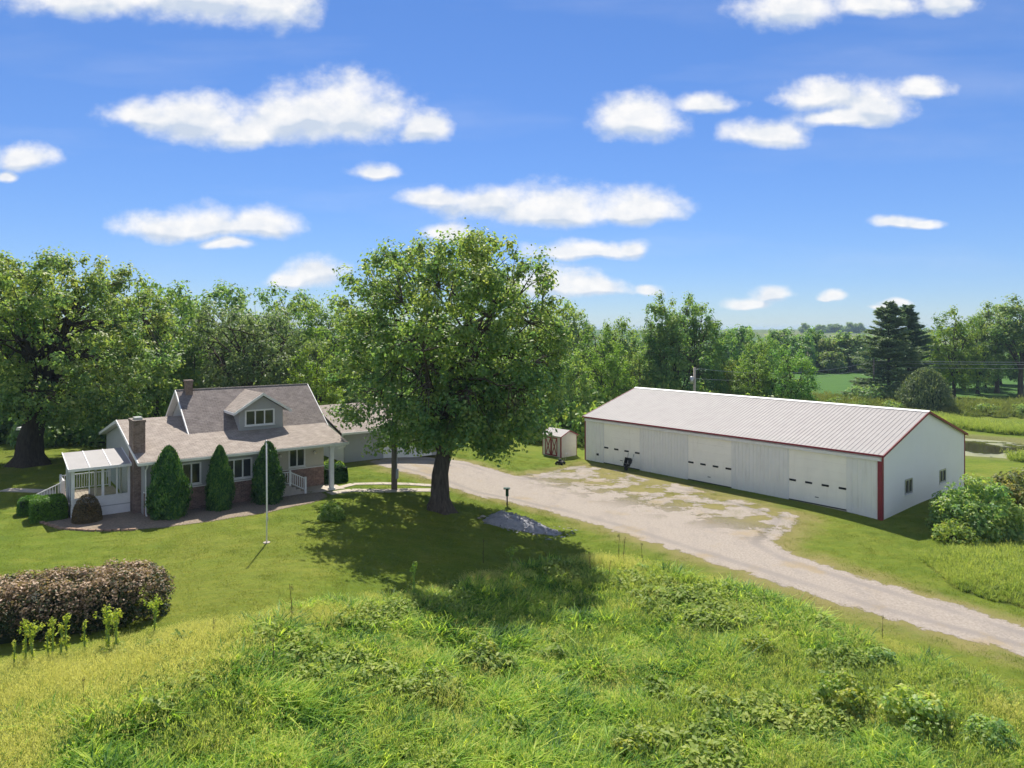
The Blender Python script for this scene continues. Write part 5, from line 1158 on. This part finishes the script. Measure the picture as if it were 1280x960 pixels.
mu = [make_mullein(200, 1.2, 8, .11), make_mullein(201, 1.05, 18, .20), make_mullein(202, .95, 4, .05), make_mullein(203, 1.25, 10, .10)]
def weed_at(ms, name, label, x, y, s=1., group=None, tint=(1, 1, 1), rz=0.):
    t = thing(name, label, 'weed', (x, y, T(x, y)), rz, group, s); link('stalk', ms[0], parent=t); b = link('leaves', ms[1], parent=t); b.color = (*tint, 1)
gm = 'tall weeds in front of the bronze hedge'
for i, (x, y, k, s) in enumerate(((-14.6, 20.8, 2, .8), (-14.5, 21.15, 0, 1.0), (-14.25, 21.1, 1, 1.05), (-13.95, 21.35, 2, .9), (-13.85, 21.4, 0, .95), (-13.6, 21.4, 2, 1.05), (-13.5, 21.5, 0, 1.0),
                                  (-13.1, 21.75, 2, .95), (-12.5, 21.9, 3, 1.0), (-12.35, 21.75, 1, 1.1), (-12.15, 21.8, 3, .95), (-12.05, 21.6, 0, .85))):
    weed_at(mu[k], 'tall_weed', 'upright leafy green weed stalk in front of the bronze hedge', x, y, s * 1.1, gm, (2.0, 1.6, 1.1), i * 1.7)
weed_at(mu[1], 'tall_weed', 'lone green weed stalk at the end of the bronze hedge', -11.55, 22.9, 1.15, None, (1.9, 1.6, 1.1), 1.)
weed_at(mu[1], 'tall_weed', 'tan-headed weed standing at the shadow edge in the meadow', .2, 29.3, 1.25, None, (2.1, 1.5, 1.6), 2.)
weed_at(mu[1], 'tall_weed', 'shaded weed with rounded head below the gravel heap', 0., 33.7, 1.2, None, (1.1, 1.1, 1.), 3.)
weed_at(mu[3], 'tall_weed', 'slim shaded weed on the lawn edge in the tree shadow', -3.95, 28.6, 1.2, None, (1., 1.1, .9), 4.)
def make_stem(seed, h):
    rng = np.random.default_rng(seed); sk = Skel(); sk.limb(bez(np.array([0, 0, -.05]), np.array([.03, 0, h * .5]), np.array([rng.normal(0, .08), rng.normal(0, .05), h]), 6), .018, .008, 5)
    C = np.stack([rng.normal(0, .02, 10), rng.normal(0, .02, 10), rng.uniform(.25 * h, h, 10)], -1)
    lm = leaf_mesh('leaves', rng, C, np.full(10, .06), 1500, .07, .02, flat=1.5, tone_c=rng.uniform(.2, .6, 10)); lm.materials.append(M['brown_shrub']); sm = sk.mesh('stalk'); sm.materials.append(M['drystalk']); return sm, lm
st = [make_stem(210, 1.5), make_stem(211, 1.2)]
for i, (x, y, s) in enumerate(((-7.6, 24.5, 1.0), (-7.1, 21.1, .9), (-1.4, 34.6, .8), (3.8, 34.4, 1.0), (5.5, 36.6, 1.0), (5.75, 36.5, 1.1), (6.6, 36.0, .8), (9.7, 30.6, .7), (14.2, 27.2, .7), (-9.4, 22.4, .7), (-11.1, 18.4, .6), (4.6, 33.6, .9), (10.6, 29.8, .7), (1.7, 35.2, .7))):
    weed_at(st[i % 2], 'dry_weed', 'thin dark weed stalk poking up out of the meadow grass', x, y, s, 'thin stalks in the meadow', rz=i * 2.)

# ------------------------------------------------------------------ small things
fp = thing('flagpole', 'slim bare white flagpole standing on the front lawn', 'flagpole', (-11.44, 33.1, T(-11.44, 33.1)))
MB().tube([(0, 0, -.1), (0, 0, 2.4), (-.02, 0, 4.68)], [.034, .030, .02], 10).build('pole', M['white'], fp, True); MB().tube([(-.02, 0, 4.68), (-.02, 0, 4.71), (-.02, 0, 4.76), (-.02, 0, 4.79)], [.02, .05, .05, .015], 10).build('finial', M['metal'], fp, True)
MB().tube([(.06, 0, 1.0), (.06, 0, 1.2)], .015, 6).build('cleat', M['metal'], fp); MB().tube([(0, 0, -.05), (0, 0, .03)], .16, 14).build('base', M['concrete'], fp); MB().tube([(.035, 0, 4.6), (.04, 0, 1.1)], .006, 4).build('halyard', M['white'], fp)
up_ = thing('utility_pole', 'weathered grey wooden pole with meter box beside the concrete walk', 'pole', (-7.53, 45.4, T(-7.53, 45.4)))
MB().tube([(0, 0, -.3), (0, 0, 2), (.03, 0, 4.5), (.05, 0, 6.6)], [.2, .18, .16, .14], 12).build('pole', M['wood'], up_, True); MB().box(.14, .3, -.3, -.08, .75, 1.35).build('meter_box', M['metal'], up_, bevel=.01); MB().tube([(.2, -.18, 1.35), (.2, -.16, 4.2)], .025, 6).build('conduit', M['metal'], up_)
bx_ = thing('bird_box_post', 'dark green bird box on a thin post at the edge of the gravel', 'bird box', (-.32, 46.75, T(-.32, 46.75)))
MB().tube([(0, 0, -.2), (0, 0, .75)], .045, 8).build('post', M['bark_dark'], bx_); MB().box(-.1, .1, -.1, .1, .62, 1.1).build('box', M['green_paint'], bx_); MB().prism([(-.24, 1.1), (.2, 1.1), (.2, 1.15), (-.24, 1.17)], 'y', -.2, .2).build('roof', M['green_paint'], bx_)
MB().tube([(0, -.102, .92), (0, -.099, .92)], .025, 8).build('entry_hole', M['dark'], bx_)
# gravel heap and stones
def heap():
    V, F = [], []; n, m = 44, 22; rng = np.random.default_rng(9)
    gx = np.linspace(-2.7, 2.7, n); gy = np.linspace(-1.5, 1.5, m); X, Y = np.meshgrid(gx, gy)
    sp = np.clip(1 - np.abs(Y) / (1.35 - .28 * (X + 1) * (X > -1)), 0, 1) ** .9; lg = sst(-2.6, -1.5, X) * (1 - sst(-.9, 2.6, X))
    Z = .46 * sst(0, 1, np.minimum(sp * 1.9, 1)) * np.minimum(1, 1.25 * lg) + .05 * (fbm(X * 3, Y * 3, 1.2, 4) - .4) * (sp * lg > .02) + .022 * rng.uniform(-1, 1, X.shape) * (sp * lg > .03) - .03
    a = -.35; c, s = math.cos(a), math.sin(a); wx, wy = .85 + X * c - Y * s, 42.2 + X * s + Y * c
    Zw = terr(wx, wy) - T(.85, 42.2) + Z; I = np.arange(n * m).reshape(m, n); F = np.stack([I[:-1, :-1], I[:-1, 1:], I[1:, 1:], I[1:, :-1]], -1).reshape(-1, 4)
    me = np_mesh('heap', np.stack([wx - .85, wy - 42.2, Zw], -1), F)
    t = thing('gravel_heap', 'long heap of blue-grey gravel in the shade of the big tree', 'gravel heap', (.85, 42.2, T(.85, 42.2)))
    mt = surf('heap_gravel', (.38, .385, .41), (.25, .255, .275), 16, .95, .1, bmp=1.0); link('mound', me, mt, t)
    # loose stones on the flanks
    ico = [(0, 0, 1), (.9, 0, .4), (.28, .85, .45), (-.72, .53, .4), (-.72, -.53, .42), (.28, -.85, .4), (0, 0, -.6)]; fc = [(0, 1, 2), (0, 2, 3), (0, 3, 4), (0, 4, 5), (0, 5, 1), (6, 2, 1), (6, 3, 2), (6, 4, 3), (6, 5, 4), (6, 1, 5)]
    b = MB()
    for k in range(420):
        i, j = rng.integers(0, m), rng.integers(0, n); 
        if sp[i, j] * lg[i, j] < .04 and rng.uniform() > .35: continue
        r = rng.uniform(.025, .07); b.add([(wx[i, j] - .85 + rng.normal(0, .05) + r * p[0], wy[i, j] - 42.2 + rng.normal(0, .05) + r * p[1], Zw[i, j] + .02 + r * p[2]) for p in ico], fc)
    kind(b.build('loose_stones', mt, t), 'stuff')
    for k, (x, y, r) in enumerate(((-1.75, 42.6, .2), (-1.45, 42.15, .16), (-1.95, 42.2, .13), (-1.3, 42.6, .14), (-1.6, 41.8, .12))):
        q = thing('fieldstone', 'pale fieldstone lying at the end of the gravel heap', 'stone', (x, y, T(x, y) + r * .35), k * 1.3, 'fieldstones by the gravel heap')
        MB().add([(r * p[0] * 1.2, r * p[1], r * p[2] * .7) for p in ico], fc).build('stone', M['stone'], q)
heap()
# wheelbarrow tipped against the barn door, push mower by the shed
wp = bw(-.75, 20.55); wbar = thing('wheelbarrow', 'dark wheelbarrow tipped up against the barn overhead door', 'wheelbarrow', (wp[0], wp[1], T(wp[0], wp[1])), BA)
MB().add([(-.25, -.3, .35), (-.25, .3, .35), (.05, .36, 1.05), (.05, -.36, 1.05), (.02, -.2, .3), (.02, .2, .3), (.3, .24, .85), (.3, -.24, .85)], [(0, 1, 5, 4), (1, 2, 6, 5), (2, 3, 7, 6), (3, 0, 4, 7), (4, 5, 6, 7)]).build('tray', M['black'], wbar)
MB().tube([(-.22, -.05, .2), (-.22, .05, .2)], .2, 14).build('wheel', M['black'], wbar)
for s in (-1, 1):
    MB().tube([(-.22, s * .08, .2), (.2, s * .25, .62), (.42, s * .32, 1.35)], .025, 6).build('handle', M['wood'], wbar); MB().tube([(.1, s * .22, .5), (-.35, s * .3, .62), (-.3, s * .25, .9)], .018, 6).build('leg', M['metal'], wbar)
pm = thing('push_mower', 'small dark push mower parked on the grass by the shed', 'mower', (4.3, 63.2, T(4.3, 63.2)), -.5)
MB().prism([(-.32, .1), (.32, .1), (.3, .26), (.1, .32), (-.2, .32), (-.32, .22)], 'y', -.26, .26).build('deck', M['black'], pm); MB().tube([(-.03, 0, .3), (-.03, 0, .48)], [.15, .12], 12).build('engine', M['black'], pm)
for x in (-.27, .27):
    for y in (-.3, .3): MB().tube([(x, y - .03, .11), (x, y + .03, .11)], .11, 12).build('wheel', M['dark'], pm)
MB().tube([(.3, -.22, .25), (.62, -.22, 1.02), (.62, .22, 1.02), (.3, .22, .25)], .016, 6).build('handle', M['metal'], pm)
# walk, kerb blocks and stepping stones
def strip(name, pts, w, off=.04, n=1.5):
    t = []; 
    for i in range(len(pts) - 1):
        p, q = np.array(pts[i]), np.array(pts[i + 1]); d = q - p; L = np.linalg.norm(d); m = max(1, int(L / n))
        for k in range(m): t.append((p + d * k / m, p + d * (k + 1) / m))
    root = None; MBs = []
    for a, b in t:
        d = unit((b - a)[None])[0]; nr = np.array([-d[1], d[0]]) * w / 2; a2, b2 = a + d * .012, b - d * .012
        c = [a2 - nr, b2 - nr, b2 + nr, a2 + nr]; top = [(p[0], p[1], T(*p) + off) for p in c]; bot = [(p[0], p[1], T(*p) - .08) for p in c]
        MBs.append(MB().add(bot + top, [(3, 2, 1, 0), (4, 5, 6, 7), (0, 1, 5, 4), (1, 2, 6, 5), (2, 3, 7, 6), (3, 0, 4, 7)]))
    root = MBs[0].build(name, M['concrete']); kind(root, 'structure')
    for m_ in MBs[1:]: m_.build('slab', M['concrete'], root)
strip('concrete_walk', [(-11.1, 44.2), (-10.2, 45.7), (-8.5, 46.5), (-5.3, 48.2)], .55)
strip('garden_path', [(-11.1, 43.0), (-9.9, 44.0), (-8.1, 44.6), (-5.2, 46.9), (-4.4, 47.9)], .7)
strip('side_path', [(-31.5, 44.0), (-28.6, 43.6), (-26.6, 40.8)], .8)
for k in range(30):
    t_ = k / 29; i = t_ * 5.999; j = int(i); e = BED[1:8]; a, b = np.array(e[j]), np.array(e[min(j + 1, 6)]); p = a + (b - a) * (i - j); d = b - a
    if k > 15: continue
    o = MB().box(-.16, .16, -.08, .08, -.06, .09).build('edging_block', M['paver'], bed, bevel=.01); o.location = (p[0], p[1], T(*p)); o.rotation_euler = (0, 0, math.atan2(d[1], d[0]))
# power line behind the barn
pl = thing('utility_pole', 'pale utility pole with transformer can standing behind the barn ridge', 'pole', (22.0, 85.5, T(22, 85.5)))
MB().tube([(0, 0, -.3), (0, 0, 4), (0, 0, 7.45)], [.17, .15, .13], 10).build('pole', M['concrete'], pl, True)
MB().tube([(-.36, -.1, 5.45), (-.36, -.1, 5.5), (-.36, -.1, 6.3), (-.36, -.1, 6.36)], [.15, .24, .24, .15], 12).build('transformer', M['metal'], pl, True); MB().bar((.0, -.05, 7.2), (.42, -.05, 7.25), .08).build('insulator_arm', M['metal'], pl)
p2 = thing('utility_pole', 'far utility pole among the trees by the crop field', 'pole', (62.5, 150, T(62.5, 150))); MB().tube([(0, 0, -.3), (0, 0, 7.4)], [.18, .14], 8).build('pole', M['wood'], p2, True); MB().bar((-1, 0, 6.8), (1, 0, 6.8), .12).build('crossarm', M['wood'], p2)
p3 = thing('utility_pole', 'utility pole at the roadside past the grove', 'pole', (125, 118, T(125, 118))); MB().tube([(0, 0, -.3), (0, 0, 7.9)], [.18, .14], 8).build('pole', M['wood'], p3, True); MB().bar((0, -.2, 7.0), (0, 1.0, 7.0), .12).build('crossarm', M['wood'], p3)
def wire(p, q, sag, r, label):
    p, q = Vector(p), Vector(q); pts = []
    for k in range(25): t = k / 24; v = p.lerp(q, t); v.z -= sag * 4 * t * (1 - t); pts.append(v)
    o = MB().tube(pts, r, 4).build('power_line', M['metal'], None); tag(o, label, 'wire')
wire((60.6, 118.5, 6.8), (125, 118, 6.9), .3, .03, 'uppermost thin cable strung in front of the grove beyond the pond'); wire((60.6, 118.9, 6.4), (125, 118.4, 6.5), .3, .03, 'middle thin cable strung in front of the grove beyond the pond'); wire((60.6, 119.3, 5.7), (125, 118.8, 5.8), .3, .025, 'lowest thin cable strung in front of the grove beyond the pond')
wire((22.4, 85.4, 7.3), (60.6, 118.5, 6.8), 1.2, .018, 'upper cable sagging from the pale pole behind the barn'); wire((22.1, 85.4, 6.1), (60.6, 119.3, 5.7), 1.0, .018, 'lower cable sagging from the pale pole behind the barn')
p4 = thing('utility_pole', 'utility pole half hidden in the boughs of the tall pine', 'pole', (60.6, 118.9, T(60.6, 118.9))); MB().tube([(0, 0, -.3), (0, 0, 7.9)], [.17, .13], 8).build('pole', M['wood'], p4, True)
# bird feeder crook at the woods edge
sg = thing('garden_hook', 'thin dark post with pale feeder at the lawn edge by the broad tree', 'post', (-39.4, 57.0, T(-39.4, 57))); MB().tube([(0, 0, -.1), (0, 0, 1.9)], .03, 6).build('post', M['black'], sg); MB().prism([(-.3, 1.9), (.3, 1.9), (.2, 2.12), (-.2, 2.12)], 'y', -.25, .25).build('feeder', M['white'], sg)

# ------------------------------------------------------------------ the air
HAZE = 0.00022
def build_haze():
    o = MB().box(-5600, 5600, -900, 5600, -3.5, 27.5).build('haze', None); kind(o, 'stuff')
    m = bpy.data.materials.new('haze_air'); m.use_nodes = True; nt = m.node_tree; nt.nodes.clear()
    out = nt.nodes.new('ShaderNodeOutputMaterial'); v = nt.nodes.new('ShaderNodeVolumePrincipled'); v.inputs['Color'].default_value = (.58, .80, 1.0, 1); v.inputs['Density'].default_value = HAZE
    nt.links.new(v.outputs[0], out.inputs['Volume']); o.data.materials.append(m)
    tag(o, 'thin pale summer haze over the fields', 'haze')
build_haze()
